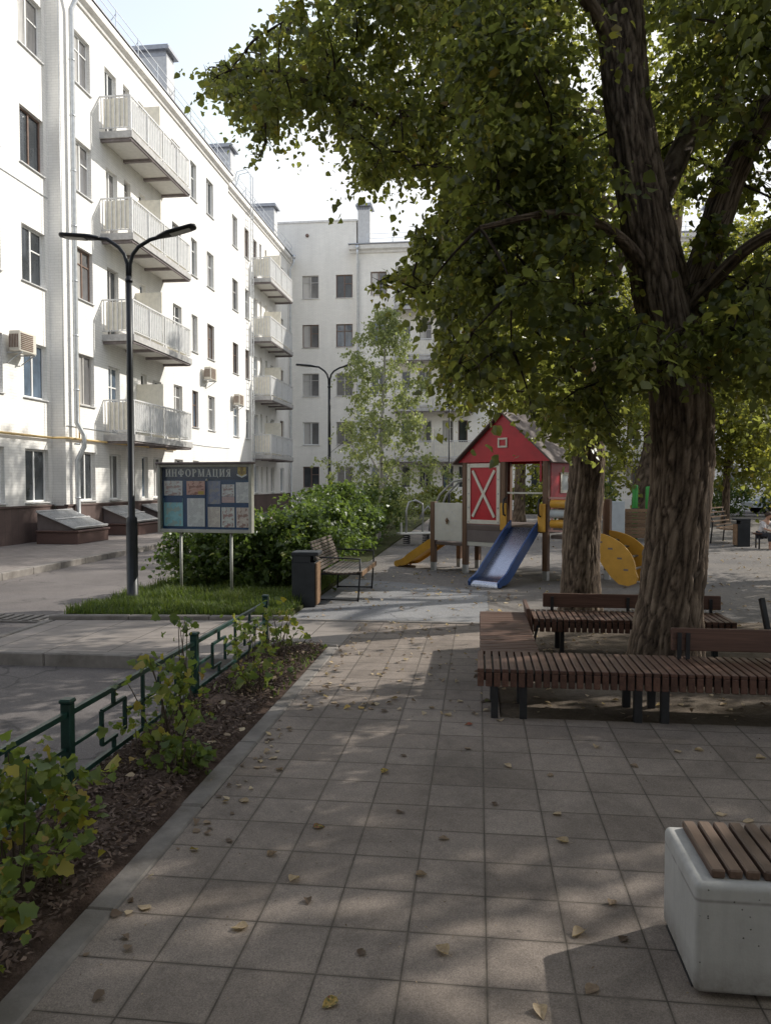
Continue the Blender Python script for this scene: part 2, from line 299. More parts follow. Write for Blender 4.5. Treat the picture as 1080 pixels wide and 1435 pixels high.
# ------------------------------------------------------------------ mesh helpers
class MB:
    def __init__(s): s.v = []; s.f = []; s.sm = []
    def add(s, vs, fs, smooth=False):
        b = len(s.v); s.v += [tuple(p) for p in vs]; s.f += [tuple(i + b for i in f) for f in fs]; s.sm += [smooth] * len(fs)
    def box(s, x0, y0, z0, x1, y1, z1, T=None):
        vs = [(x, y, z) for z in (z0, z1) for y in (y0, y1) for x in (x0, x1)]
        if T is not None: vs = [T @ Vector(p) for p in vs]
        s.add(vs, [(0, 2, 3, 1), (4, 5, 7, 6), (0, 1, 5, 4), (2, 6, 7, 3), (0, 4, 6, 2), (1, 3, 7, 5)])
    def bbox(s, x0, y0, z0, x1, y1, z1, b=.006, T=None):
        """box with chamfered edges"""
        pts = []
        for sx in (0, 1):
            for sy in (0, 1):
                for sz in (0, 1):
                    X = (x0, x1)[sx]; Y = (y0, y1)[sy]; Z = (z0, z1)[sz]
                    dx, dy, dz = (b, -b)[sx], (b, -b)[sy], (b, -b)[sz]
                    pts += [(X, Y + dy, Z + dz), (X + dx, Y, Z + dz), (X + dx, Y + dy, Z)]
        if T is not None: pts = [T @ Vector(p) for p in pts]
        i = lambda sx, sy, sz, a: (sx * 4 + sy * 2 + sz) * 3 + a
        fs = []
        for k in (0, 1):
            fs.append([i(k, 0, 0, 0), i(k, 1, 0, 0), i(k, 1, 1, 0), i(k, 0, 1, 0)][::(-1 if k == 0 else 1)])
            fs.append([i(0, k, 0, 1), i(1, k, 0, 1), i(1, k, 1, 1), i(0, k, 1, 1)][::(1 if k == 0 else -1)])
            fs.append([i(0, 0, k, 2), i(1, 0, k, 2), i(1, 1, k, 2), i(0, 1, k, 2)][::(-1 if k == 0 else 1)])
        for p in (0, 1):
            for q in (0, 1):
                fs.append([i(p, q, 0, 0), i(p, q, 1, 0), i(p, q, 1, 1), i(p, q, 0, 1)])
                fs.append([i(p, 0, q, 0), i(p, 1, q, 0), i(p, 1, q, 2), i(p, 0, q, 2)])
                fs.append([i(0, p, q, 1), i(1, p, q, 1), i(1, p, q, 2), i(0, p, q, 2)])
        for sx in (0, 1):
            for sy in (0, 1):
                for sz in (0, 1): fs.append([i(sx, sy, sz, 0), i(sx, sy, sz, 1), i(sx, sy, sz, 2)])
        s.add(pts, fs)
    def prism(s, poly, y0, y1, T=None, smooth=False):
        """poly in (x,z), extruded along y"""
        n = len(poly)
        vs = [(x, y0, z) for x, z in poly] + [(x, y1, z) for x, z in poly]
        if T is not None: vs = [T @ Vector(p) for p in vs]
        fs = [tuple(range(n)), tuple(range(2 * n - 1, n - 1, -1))] + [(i, i + n, (i + 1) % n + n, (i + 1) % n) for i in range(n)]
        s.add(vs, fs, False)
    def slab(s, poly, z0, z1):
        """poly in (x,y) extruded along z"""
        n = len(poly)
        vs = [(x, y, z1) for x, y in poly] + [(x, y, z0) for x, y in poly]
        s.add(vs, [tuple(range(n)), tuple(range(2 * n - 1, n - 1, -1))] + [(i, (i + 1) % n, (i + 1) % n + n, i + n)[::-1] for i in range(n)])
    def tube(s, pts, rad, n=8, cap=True, T=None, smooth=True):
        P = [Vector(p) for p in pts]
        if T is not None: P = [T @ p for p in P]
        if not hasattr(rad, '__len__'): rad = [rad] * len(P)
        up = None; vs = []
        for k, p in enumerate(P):
            t = (P[min(k + 1, len(P) - 1)] - P[max(k - 1, 0)]).normalized()
            if up is None:
                up = t.orthogonal().normalized()
            up = (up - t * up.dot(t)).normalized(); b = t.cross(up)
            for j in range(n):
                a = 2 * PI * j / n
                vs.append(p + (up * math.cos(a) + b * math.sin(a)) * rad[k])
        fs = [(k * n + j, k * n + (j + 1) % n, (k + 1) * n + (j + 1) % n, (k + 1) * n + j) for k in range(len(P) - 1) for j in range(n)]
        if cap: fs += [tuple(range(n - 1, -1, -1)), tuple(range((len(P) - 1) * n, len(P) * n))]
        s.add(vs, fs, smooth)
    def bar(s, a, b, w, h=None, T=None):
        """square bar from a to b"""
        h = h or w; a = Vector(a); b = Vector(b)
        t = (b - a).normalized(); u = Vector((0, 0, 1)) if abs(t.z) < .9 else Vector((1, 0, 0))
        x = t.cross(u).normalized(); y = x.cross(t)
        vs = [p + x * sx * w / 2 + y * sy * h / 2 for p in (a, b) for sx, sy in ((-1, -1), (1, -1), (1, 1), (-1, 1))]
        if T is not None: vs = [T @ p for p in vs]
        s.add(vs, [(3, 2, 1, 0), (4, 5, 6, 7), (0, 1, 5, 4), (1, 2, 6, 5), (2, 3, 7, 6), (3, 0, 4, 7)])
    def build(s, name, m, parent=None, loc=None):
        me = bpy.data.meshes.new(name); me.from_pydata(s.v, [], s.f); me.update()
        if any(s.sm): me.polygons.foreach_set('use_smooth', s.sm)
        me.materials.append(M[m] if isinstance(m, str) else m)
        bm = bmesh.new(); bm.from_mesh(me); bmesh.ops.recalc_face_normals(bm, faces=bm.faces); bm.to_mesh(me); bm.free()
        return link(name, me, parent, loc)

def link(name, me, parent=None, loc=None):
    o = bpy.data.objects.new(name, me); COL.objects.link(o)
    if parent is not None: o.parent = parent
    if loc is not None: o.location = loc
    return o
def tag(o, label, cat, group=None):
    o['label'] = label; o['category'] = cat
    if group: o['group'] = group
    return o
def thing(name, label, cat, loc=(0, 0, 0), rz=0., group=None):
    o = bpy.data.objects.new(name, None); COL.objects.link(o); o.empty_display_size = .2
    o.location = loc; o.rotation_euler = (0, 0, rz); return tag(o, label, cat, group)
def struct(o): o['kind'] = 'structure'; return o
def stuff(o): o['kind'] = 'stuff'; return o
def kids(o): return [c for c in bpy.data.objects if c.parent is o]
def copy_tree(o, parent=None):
    c = o.copy(); COL.objects.link(c)
    if parent is not None: c.parent = parent
    for ch in kids(o): copy_tree(ch, c)
    return c

def np_mesh(name, V, F, mat, parent=None, tone=None, ridge=None, smooth=False, corners=4):
    """fast mesh from numpy arrays; F is (n,corners)"""
    me = bpy.data.meshes.new(name)
    me.vertices.add(len(V)); me.vertices.foreach_set('co', np.ascontiguousarray(V, np.float32).ravel())
    nf = len(F); me.loops.add(nf * corners); me.polygons.add(nf)
    me.loops.foreach_set('vertex_index', np.ascontiguousarray(F, np.int32).ravel())
    me.polygons.foreach_set('loop_start', np.arange(0, nf * corners, corners, dtype=np.int32))
    if smooth: me.polygons.foreach_set('use_smooth', np.ones(nf, bool))
    me.update(calc_edges=True)
    if tone is not None:
        a = me.attributes.new('tone', 'FLOAT', 'FACE'); a.data.foreach_set('value', np.ascontiguousarray(tone, np.float32))
    if ridge is not None:
        a = me.attributes.new('ridge', 'FLOAT', 'POINT'); a.data.foreach_set('value', np.ascontiguousarray(ridge, np.float32))
    me.materials.append(M[mat]); me.validate()
    return link(name, me, parent)

# ------------------------------------------------------------------ foliage
def unit(a): return a / np.maximum(np.linalg.norm(a, axis=-1, keepdims=True), 1e-9)
# leaf outlines in (x across, y along), rows: left margin / midrib / right margin
OVATE = dict(v=np.array([(0, 0, 0), (-.40, .22, .10), (-.36, .52, .11), (0, 1.0, -.10), (.36, .52, .11), (.40, .22, .10), (0, .45, -.02)]),
             f=np.array([(0, 1, 6, 5), (1, 2, 3, 6), (6, 3, 4, 5)]))
LOBED = dict(v=np.array([(0, 0, 0), (-.38, -.04, .04), (-.50, .26, .10), (-.35, .44, .03), (-.37, .72, .08), (-.19, .79, .0), (0, 1.0, -.08),
                         (.19, .79, .0), (.37, .72, .08), (.35, .44, .03), (.50, .26, .10), (.38, -.04, .04), (0, .42, -.03)]),
             f=np.array([(0, 12, 2, 1), (12, 4, 3, 2), (12, 6, 5, 4), (12, 8, 7, 6), (12, 10, 9, 8), (0, 11, 10, 12)]))
NARROW = dict(v=np.array([(0, 0, 0), (-.2, .35, .05), (0, 1., -.1), (.2, .35, .05)]), f=np.array([(0, 1, 2, 3)]))

def leaves(P, D, size, shape, droop=.5, tone=None, roll=1.):
    """P positions (n,3), D growth directions (n,3); returns V, F, tone per face"""
    n = len(P)
    d = unit(D + RNG.normal(0, .45, (n, 3)) + np.array([0, 0, -droop]))
    nr = RNG.normal(0, roll, (n, 3)) + np.array([0, 0, .55])
    x = unit(np.cross(d, nr)); z = np.cross(x, d)
    s = size * np.clip(RNG.lognormal(-.12, .32, (n, 1, 1)), .4, 1.6)
    cv = shape['v'][None]
    curl = RNG.uniform(.3, 2.2, (n, 1, 1))
    V = P[:, None] + s * (cv[..., 0:1] * x[:, None] + cv[..., 1:2] * d[:, None] + cv[..., 2:3] * curl * z[:, None])
    k = len(shape['v'])
    F = shape['f'][None] + (np.arange(n) * k)[:, None, None]
    if tone is None: tone = np.clip(RNG.beta(2, 3, n), 0, 1)
    return V.reshape(-1, 3), F.reshape(-1, 4), np.repeat(tone, len(shape['f']))

def clump_leaves(C, size, shape, dens=900., sq=1., droop=.6, tw=9, tone_mu=.38, tone_sd=.14, warm=.03):
    """C: (n,4) clump centres and radii -> leaves set along drooping twigs"""
    Ps, Ds, Ts = [], [], []
    for x, y, z, r in C:
        n = max(6, int(dens * r * r)); k = max(2, int(tw * r / .4))
        td = unit(RNG.normal(0, 1, (k, 3)) * np.array([1, 1, .7]))
        L = r * np.clip(RNG.lognormal(-.15, .38, k), .4, 1.9)
        i = RNG.integers(0, k, n); u = RNG.uniform(.12, 1., n) ** .7
        p = np.array([x, y, z]) + td[i] * (L[i] * u)[:, None]
        hang = RNG.uniform(.2, 1.15, k)[i]
        p[:, 2] -= (u ** 2) * L[i] * hang * sq
        p += RNG.normal(0, .10 * r + .012, (n, 3))
        side = np.cross(td[i], [0, 0, 1.]) * RNG.choice([-1, 1], n)[:, None]
        Ps.append(p); Ds.append(td[i] * .4 + side * .8)
        mu = tone_mu + RNG.normal(0, .09)
        t = np.clip(RNG.normal(mu, tone_sd, n), 0, .86)
        t[RNG.random(n) < warm] = RNG.uniform(.86, 1.)
        Ts.append(t)
    return leaves(np.concatenate(Ps), np.concatenate(Ds), size, shape, droop, np.concatenate(Ts))

def spline(pts, rad, step):
    """Catmull-Rom through pts, resampled"""
    P = np.array(pts, float); r = np.array(rad, float)
    P = np.vstack([2 * P[0] - P[1], P, 2 * P[-1] - P[-2]]); r = np.concatenate([[r[0]], r, [r[-1]]])
    out, ro = [], []
    for k in range(1, len(P) - 2):
        L = np.linalg.norm(P[k + 1] - P[k]); m = max(2, int(L / step))
        for t in np.arange(m) / m:
            a, b, c, d = P[k - 1], P[k], P[k + 1], P[k + 2]
            out.append(.5 * (2 * b + (c - a) * t + (2 * a - 5 * b + 4 * c - d) * t * t + (3 * b - a - 3 * c + d) * t ** 3))
            ro.append(r[k] + (r[k + 1] - r[k]) * t)
    out.append(P[-2]); ro.append(r[-2])
    return np.array(out), np.array(ro)

def bark_tube(pts, rad, n=64, step=.05, amp=.10, freq=7., seed=0., flare=None):
    """tapered limb with furrowed bark; returns V, F, ridge"""
    P, r = spline(pts, rad, step)
    T = np.gradient(P, axis=0); T = unit(T)
    up = np.array([1., 0, 0]) if abs(T[0][0]) < .8 else np.array([0, 1., 0])
    V, Rg = [], []
    s = 0.
    for k in range(len(P)):
        if k: s += np.linalg.norm(P[k] - P[k - 1])
        up = up - T[k] * np.dot(up, T[k]); up /= np.linalg.norm(up); b = np.cross(T[k], up)
        for j in range(n):
            a = 2 * PI * j / n; ca, sa = math.cos(a), math.sin(a)
            w = mnoise.noise(Vector((ca * 1.7 + seed, sa * 1.7, s * 1.6))) * .8
            w2 = mnoise.noise(Vector((ca * 5 + seed, sa * 5, s * 6 + 7))) * .42
            q = Vector((ca * freq * .5 + seed + w + w2, sa * freq * .5 + w2, s * freq * .23 + w * 2.4 + w2 * 1.2))
            d = mnoise.voronoi(q)[0]; h1 = min(1, max(0, (d[1] - d[0]) / .42))
            d = mnoise.voronoi(Vector((q.x * 2.0 + 5, q.y * 2.0, q.z * 3.2 + w2 * 3)))[0]; h2 = min(1, max(0, (d[1] - d[0]) / .4))
            h = (h1 ** .8) * (.55 + .45 * h2 ** .6) * (.8 + .4 * mnoise.noise(Vector((ca * 9, sa * 9, s * 5 + seed))))
            big = mnoise.noise(Vector((ca * .9 + seed * 2, sa * .9, s * .7))) * .10
            rr = r[k] * (1 + big * .8) + min(amp * r[k], .05) * (h - .5)
            if flare and P[k][2] < flare[1]:
                f = (1 - P[k][2] / flare[1]) ** 2
                rr *= 1 + flare[0] * f * (1 + .45 * math.sin(5 * a + seed))
            V.append(P[k] + (up * ca + b * sa) * rr); Rg.append(h)
    V = np.array(V); m = len(P)
    kk, jj = np.meshgrid(np.arange(m - 1), np.arange(n), indexing='ij')
    F = np.stack([kk * n + jj, kk * n + (jj + 1) % n, (kk + 1) * n + (jj + 1) % n, (kk + 1) * n + jj], -1).reshape(-1, 4)
    return V, F, np.array(Rg)

def join_np(parts):
    V, F, A = [], [], []; o = 0
    for v, f, a in parts:
        V.append(v); F.append(f + o); A.append(a); o += len(v)
    return np.concatenate(V), np.concatenate(F), np.concatenate(A)

def np_tubes(lines, rads, n=5):
    """many thin tapered twigs; lines: list of (m,3)"""
    V, F = [], []; o = 0
    for P, r in zip(lines, rads):
        T = unit(np.gradient(P, axis=0)); u = unit(np.cross(T, np.array([.31, .52, .79]))); b = np.cross(T, u)
        a = np.arange(n) * 2 * PI / n; m = len(P)
        V.append((P[:, None] + (u[:, None] * np.cos(a)[None, :, None] + b[:, None] * np.sin(a)[None, :, None]) * np.asarray(r)[:, None, None]).reshape(-1, 3))
        kk, jj = np.meshgrid(np.arange(m - 1), np.arange(n), indexing='ij')
        F.append(np.stack([kk * n + jj, kk * n + (jj + 1) % n, (kk + 1) * n + (jj + 1) % n, (kk + 1) * n + jj], -1).reshape(-1, 4) + o); o += m * n
    return np.concatenate(V), np.concatenate(F)

SUNV = np.array([math.sin(R(60.5)) * math.cos(R(34)), math.cos(R(60.5)) * math.cos(R(34)), math.sin(R(34))])
GAPS = [(-0.95, 7.9, 0.48), (-1.16, 6.52, 0.34), (-0.55, 7.44, 0.3), (-1.07, 7.22, 0.3), (-0.44, 9.73, 0.45), (-1.19, 9.92, 0.55), (-1.99, 9.66, 0.45), (-1.97, 11.11, 0.4), (-0.53, 11.66, 0.35), (0.2, 10.38, 0.3), (-0.15, 8.58, 0.3), (-1.33, 5.62, 0.18), (-0.62, 6.12, 0.2), (-0.19, 5.44, 0.16), (-1.36, 4.19, 0.08), (-1.28, 2.84, 0.12), (-0.97, 2.99, 0.08), (0.34, 3.01, 0.12), (0.18, 2.69, 0.16), (0.05, 2.45, 0.12), (0.82, 5.0, 0.08), (-1.68, 6.58, 0.16), (1.01, 3.4, 0.1), (0.93, 6.77, 0.18), (1.01, 8.52, 0.2), (0.25, 8.85, 0.2), (4.82, 16.5, 0.8), (5.23, 15.24, 0.8), (1.53, 5.87, 0.12), (-4.56, 7.47, 0.3), (-2.98, 5.33, 0.3), (-2.84, 5.96, 0.2), (-4.2, 8.31, 0.3), (-3.09, 7.65, 0.22), (0.68, 10.56, 0.35), (-4.46, 9.82, 0.4), (-7.62, 13.7, 0.8), (-6.71, 16.67, 0.5), (-1.01, 15.8, 0.3), (-7.1, 19.25, 1.3), (-5.2, 20.3, 0.8), (-4.4, 14.2, 0.7), (-5.2, 16.8, 0.7), (-4.6, 11.0, 0.4), (-1.6, 38, 1.2), (0.4, 40, 1.2)]
def open_gaps(C, keep):
    """thin the canopy where the sun comes through on to the ground"""
    C = np.array(C, float); k = np.ones(len(C), bool)
    for x, y, r in GAPS:
        d = C[:, :3] - np.array([x, y, 0.]); t = d @ SUNV; q = np.linalg.norm(d - t[:, None] * SUNV, axis=1)
        k &= ~((q < r + C[:, 3] * .55) & (t > 0) & (RNG.random(len(C)) > keep))
    return C[k]
def tree(name, label, base, limbs, C, size=.07, leafmat='leaf', barkmat='bark', n=64, step=.05, dens=900., group=None, flare=(.3, .6), amp=.1, seed=0., shape=OVATE, tone_mu=.38, warm=.03, droop=.6, twig=.011, keep=.1):
    """limbs: list of (points, radii) in world space; C: (n,4) clumps in world space"""
    t = thing(name, label, 'tree', base, 0, group); B = np.array(base)
    parts = []; anchors = []
    for k, (p, r) in enumerate(limbs):
        big = r[0] > .12
        parts.append(bark_tube(np.array(p) - B, r, n if big else 24, step if big else step * 2., amp, 7.2 if big else 4., seed + k, flare if k == 0 else None))
        q, rq = spline(np.array(p) - B, r, .15)
        for a, ra in zip(q, rq):
            if a[2] > 1.6 and ra < .24: anchors.append(a)
    V, F, Rg = join_np(parts)
    np_mesh('trunk', V, F, barkmat, t, ridge=Rg, smooth=True)
    if C is None or not len(C): return t
    C = open_gaps(C, keep); C[:, :3] -= B
    A = np.array(anchors); lines, rads = [], []
    # chain every clump to the nearest limb or to a clump nearer the limbs
    dist = np.array([np.min(np.linalg.norm(A - c[:3], axis=1)) for c in C]); order = np.argsort(dist)
    nodes = list(A); nd = [0.] * len(A)
    for i in order:
        c = C[i, :3]; N = np.array(nodes); dd = np.linalg.norm(N - c, axis=1) + np.array(nd) * .35
        j = int(np.argmin(dd)); a = N[j]; L = np.linalg.norm(c - a)
        u = np.linspace(0, 1, 7)[:, None]
        mid = (a + c) / 2 + RNG.normal(0, .06 * L, 3) + np.array([0, 0, .12 * L])
        P = (1 - u) ** 2 * a + 2 * u * (1 - u) * mid + u ** 2 * c
        lines.append(P); r0 = twig * (1 + min(L, 2.) * .7); rads.append(np.linspace(r0, twig * .35, 7))
        nodes.append(c); nd.append(nd[j] + L)
        for _ in range(3):
            e = c + unit(RNG.normal(0, 1, 3)) * C[i, 3] * .9 - np.array([0, 0, .25 * C[i, 3]])
            lines.append(np.linspace(c, e, 4)); rads.append(np.linspace(twig * .4, twig * .15, 4))
    V, F = np_tubes(lines, rads)
    np_mesh('branches', V, F, 'bark_dark', t, ridge=RNG.random(len(V)), smooth=True)
    V, F, tn = clump_leaves(C, size, shape, dens, tone_mu=tone_mu, warm=warm, droop=droop)
    np_mesh('crown', V, F, leafmat, t, tone=tn)
    return t

def dec(s): return [(a / 20, b / 20, c / 20, d / 50) for a, b, c, d in (tuple(map(int, w.split(','))) for w in s.split())]

def blob_clumps(ells, n, rmin, rmax, seed, hollow=.35):
    """clumps spread through a union of ellipsoids (cx,cy,cz,rx,ry,rz)"""
    g = np.random.default_rng(seed); out = []
    vol = np.array([e[3] * e[4] * e[5] for e in ells]); vol /= vol.sum()
    for _ in range(n):
        e = ells[g.choice(len(ells), p=vol)]
        d = unit(g.normal(0, 1, 3)); q = (hollow + (1 - hollow) * g.random() ** .6)
        q *= 1 + .22 * mnoise.noise(Vector(d * 2.3) + Vector((seed, 0, 0)))
        out.append((e[0] + d[0] * e[3] * q, e[1] + d[1] * e[4] * q, e[2] + d[2] * e[5] * q, g.uniform(rmin, rmax)))
    return out

def shrub(name, label, loc, C, leafmat, size, shape, dens, stems=7, group=None, cat='shrub', tone_mu=.4, warm=.02, stemmat='stem', stemr=.008, droop=.35):
    """C in local space"""
    t = thing(name, label, cat, loc, 0, group); C = np.array(C, float)
    lines, rads = [], []
    idx = RNG.permutation(len(C))[:max(stems, 2)]
    for c in C[idx]:
        a = np.array([RNG.normal(0, .05) + c[0] * .25, RNG.normal(0, .05) + c[1] * .25, -.02]); e = c[:3]
        u = np.linspace(0, 1, 7)[:, None]; mid = a * .6 + e * .4 + np.array([0, 0, e[2] * .25])
        lines.append((1 - u) ** 2 * a + 2 * u * (1 - u) * mid + u ** 2 * e); rads.append(np.linspace(stemr, stemr * .35, 7))
    V, F = np_tubes(lines, rads); np_mesh('stems', V, F, stemmat, t, smooth=True)
    V, F, tn = clump_leaves(C, size, shape, dens, tone_mu=tone_mu, warm=warm, droop=droop, sq=.6)
    np_mesh('foliage', V, F, leafmat, t, tone=tn)
    return t

# ================================================================== SETTING
def sheet(name, poly, z, m, depth=.3):
    mb = MB(); mb.slab(poly, z - depth, z); return struct(mb.build(name, m))
mb = MB(); mb.add([(-300, -300, -.15), (300, -300, -.15), (300, 300, -.15), (-300, 300, -.15)], [(0, 1, 2, 3)]); struct(mb.build('ground', 'earth'))
sheet('road', [(-8.55, -8), (-2.22, -8), (-2.22, 6.94), (-5.17, 6.94), (-5.17, 50), (-8.55, 50)], -.11, 'road', .06)
sheet('footway', [(-13.2, -8), (-8.72, -8), (-8.72, 50.1), (-13.2, 50.1)], .0, 'walk', .2)
sheet('paved_path', [(-1.38, -4), (9, -4), (9, 5.44), (.16, 5.44), (.16, 5.9), (.14, 9.02), (-1.38, 9.02)], 0., 'paver', .3)
sheet('crossing_path', [(-5.05, 7.06), (-2.23, 7.06), (-2.23, 7.68), (-1.385, 7.68), (-1.385, 9.02), (-2.2, 9.02), (-5.05, 8.72)], .0, 'xwalk', .3)
sheet('soil_patch', [(.165, 5.445), (9, 5.445), (9, 9.6), (.145, 9.6)], -.012, 'soil', .2)
sheet('playground_ground', [(.145, 9.605), (34, 9.605), (34, 49), (-2.3, 49), (-2.3, 13.2), (-1.2, 12.8), (.14, 12.0)], -.016, 'play', .2)
sheet('rubber_path', [(-2.3, 9.15), (.14, 9.15), (.14, 11.99), (-1.2, 12.79), (-2.3, 13.19)], -.010, 'rubber', .2)
sheet('side_ground', [(9.01, -4), (34, -4), (34, 9.6), (9.01, 9.6)], -.016, 'play', .2)
sheet('lawn', [(-5.05, 8.84), (-2.31, 9.14), (-2.31, 49), (-5.05, 49)], .03, 'turf', .2)
# planting bed, slightly mounded
n = 90; V = []; W = 13
for i in range(n + 1):
    y = -3.5 + (7.58 + 3.5) * i / n
    for j in range(W + 1):
        x = -2.2 + .71 * j / W
        e = min(j, W - j) / W
        V.append((x, y, -.005 + .07 * min(1, e * 3) * (.6 + mnoise.noise(Vector((x * 5, y * 5, 0)))) * (1 if 0 < i < n else 0)))
mb = MB(); mb.add(V, [(i * (W + 1) + j, i * (W + 1) + j + 1, (i + 1) * (W + 1) + j + 1, (i + 1) * (W + 1) + j) for i in range(n) for j in range(W)], True)
struct(mb.build('planting_bed', 'mulchbase'))
# kerbs, cut into stones
def kerb(name, pts, w, z0, z1, stone=1.):
    mb = MB()
    for (ax, ay), (bx, by) in zip(pts, pts[1:]):
        L = math.hypot(bx - ax, by - ay); k = max(1, round(L / stone)); dx, dy = (bx - ax) / L, (by - ay) / L
        T = Matrix.Translation((ax, ay, 0)) @ Matrix.Rotation(math.atan2(dy, dx), 4, 'Z')
        for i in range(k):
            j = random.uniform(-.003, .003)
            mb.bbox(L * i / k + .002, -w / 2 + j, z0, L * (i + 1) / k - .002, w / 2 + j, z1 + random.uniform(-.002, .004), .012, T)
    return struct(mb.build(name, 'kerb'))
kerb('path_kerb', [(-1.445, -4), (-1.445, 7.6)], .125, -.2, .007)
kerb('bed_kerb', [(-2.2, 7.64), (-1.4, 7.64)], .05, -.2, .02)
kerb('crossing_kerb', [(-5.1, 6.98), (-2.24, 6.99)], .13, -.2, .016)
kerb('crossing_side_kerb', [(-5.11, 7.05), (-5.11, 8.68)], .10, -.2, .012)
kerb('lawn_kerb', [(-5.17, 8.77), (-2.25, 9.08)], .10, -.2, .05)
kerb('lawn_side_kerb', [(-5.11, 8.85), (-5.11, 49)], .12, -.2, .03)
kerb('rubber_edge', [(-2.2, 9.085), (.14, 9.085)], .09, -.2, .008)
kerb('footway_kerb', [(-8.64, -8), (-8.64, 50)], .15, -.25, .02)
# ribbed strip across the road
mb = MB()
mb.bbox(-8.3, 9.05, -.11, -5.25, 9.5, -.085, .02)
for i in range(22): mb.bbox(-8.25 + i * .14, 9.08, -.086, -8.17 + i * .14, 9.47, -.07, .006)
tag(mb.build('speed_bump', 'kerb'), 'low ribbed strip lying across the asphalt road', 'speed bump')

# ================================================================== BUILDINGS
FL = 3.2; EAVE = 16.6; EAVL = 16.12
def facade(mb, a0, a1, z0, z1, b, ops, rev=.2):
    xs = sorted({a0, a1} | {o[0] for o in ops if a0 <= o[0] <= a1} | {o[1] for o in ops if a0 <= o[1] <= a1})
    zs = sorted({z0, z1} | {o[2] for o in ops} | {o[3] for o in ops})
    for xa, xb in zip(xs, xs[1:]):
        for za, zb in zip(zs, zs[1:]):
            cx, cz = (xa + xb) / 2, (za + zb) / 2
            if any(o[0] < cx < o[1] and o[2] < cz < o[3] for o in ops): continue
            mb.add([(xa, b, za), (xb, b, za), (xb, b, zb), (xa, b, zb)], [(0, 1, 2, 3)])
    for xa, xb, za, zb in ops:
        q = b + rev
        mb.add([(xa, b, za), (xb, b, za), (xb, b, zb), (xa, b, zb), (xa, q, za), (xb, q, za), (xb, q, zb), (xa, q, zb)],
               [(0, 4, 7, 3), (1, 2, 6, 5), (3, 7, 6, 2), (0, 1, 5, 4), (4, 5, 6, 7)])
WCACHE = {}
def window(parent, a, b, z, w, h, style, glass, sill=True):
    """frame in a reveal: a is the centre, b the plane of the wall, z the sill"""
    key = (round(w, 2), round(h, 2), style)
    fm = {'w': 'white', 'b': 'brownframe', 'g': 'greyframe'}[style[0]]
    if key not in WCACHE:
        mb = MB(); t = .055; x = w / 2 - .005
        for x0, x1, z0, z1 in ((-x, -x + t, .005, h - .005), (x - t, x, .005, h - .005), (-x + t, x - t, .005, t), (-x + t, x - t, h - t, h - .005)): mb.bbox(x0, .10, z0, x1, .165, z1, .006)
        if 'm' in style:
            mx = -.05 if 'o' in style else 0.
            mb.bbox(mx - .03, .105, t, mx + .03, .162, h - t, .006)
        if 't' in style: mb.bbox(-x + t, .108, h * .70 - .022, x - t, .16, h * .70 + .022, .006)
        if 'v' in style: mb.bbox(.03, .108, h * .62 - .022, x - t, .16, h * .62 + .022, .006)
        if 'c' in style: mb.bbox(-x + t, .112, t, -x + t + .02, .155, h - t, .003)
        pm = MB(); pm.box(-x + t * .5, .135, t * .5, x - t * .5, .14, h - t * .5)
        sm = MB(); sm.prism([(-w / 2 - .04, -.035), (w / 2 + .04, -.035), (w / 2 + .04, -.005), (-w / 2 - .04, -.005)], -.06, .1)
        WCACHE[key] = [mb.build('window', fm), pm, sm, {}, None]
        o = WCACHE[key][0]; o.parent = parent
    else:
        o = WCACHE[key][0].copy(); COL.objects.link(o); o.parent = parent
    o.location = (a, b, z)
    e = WCACHE[key]
    if glass not in e[3]: p = e[1].build('pane', glass, o); e[3][glass] = p.data
    else: link('pane', e[3][glass], o)
    if sill:
        if e[4] is None: e[4] = e[2].build('sill', 'sill', o).data
        else: link('sill', e[4], o)
    return o
def pick_glass(): return random.choice(['g_dark', 'g_dark', 'g_blue', 'g_curt', 'g_curt', 'g_curt'])
def pick_style(w): return ('w' if random.random() < .7 else random.choice('bg')) + (random.choice(['mv', 'mt', 'mov', 'm']) if w > .7 else random.choice(['', 't']))

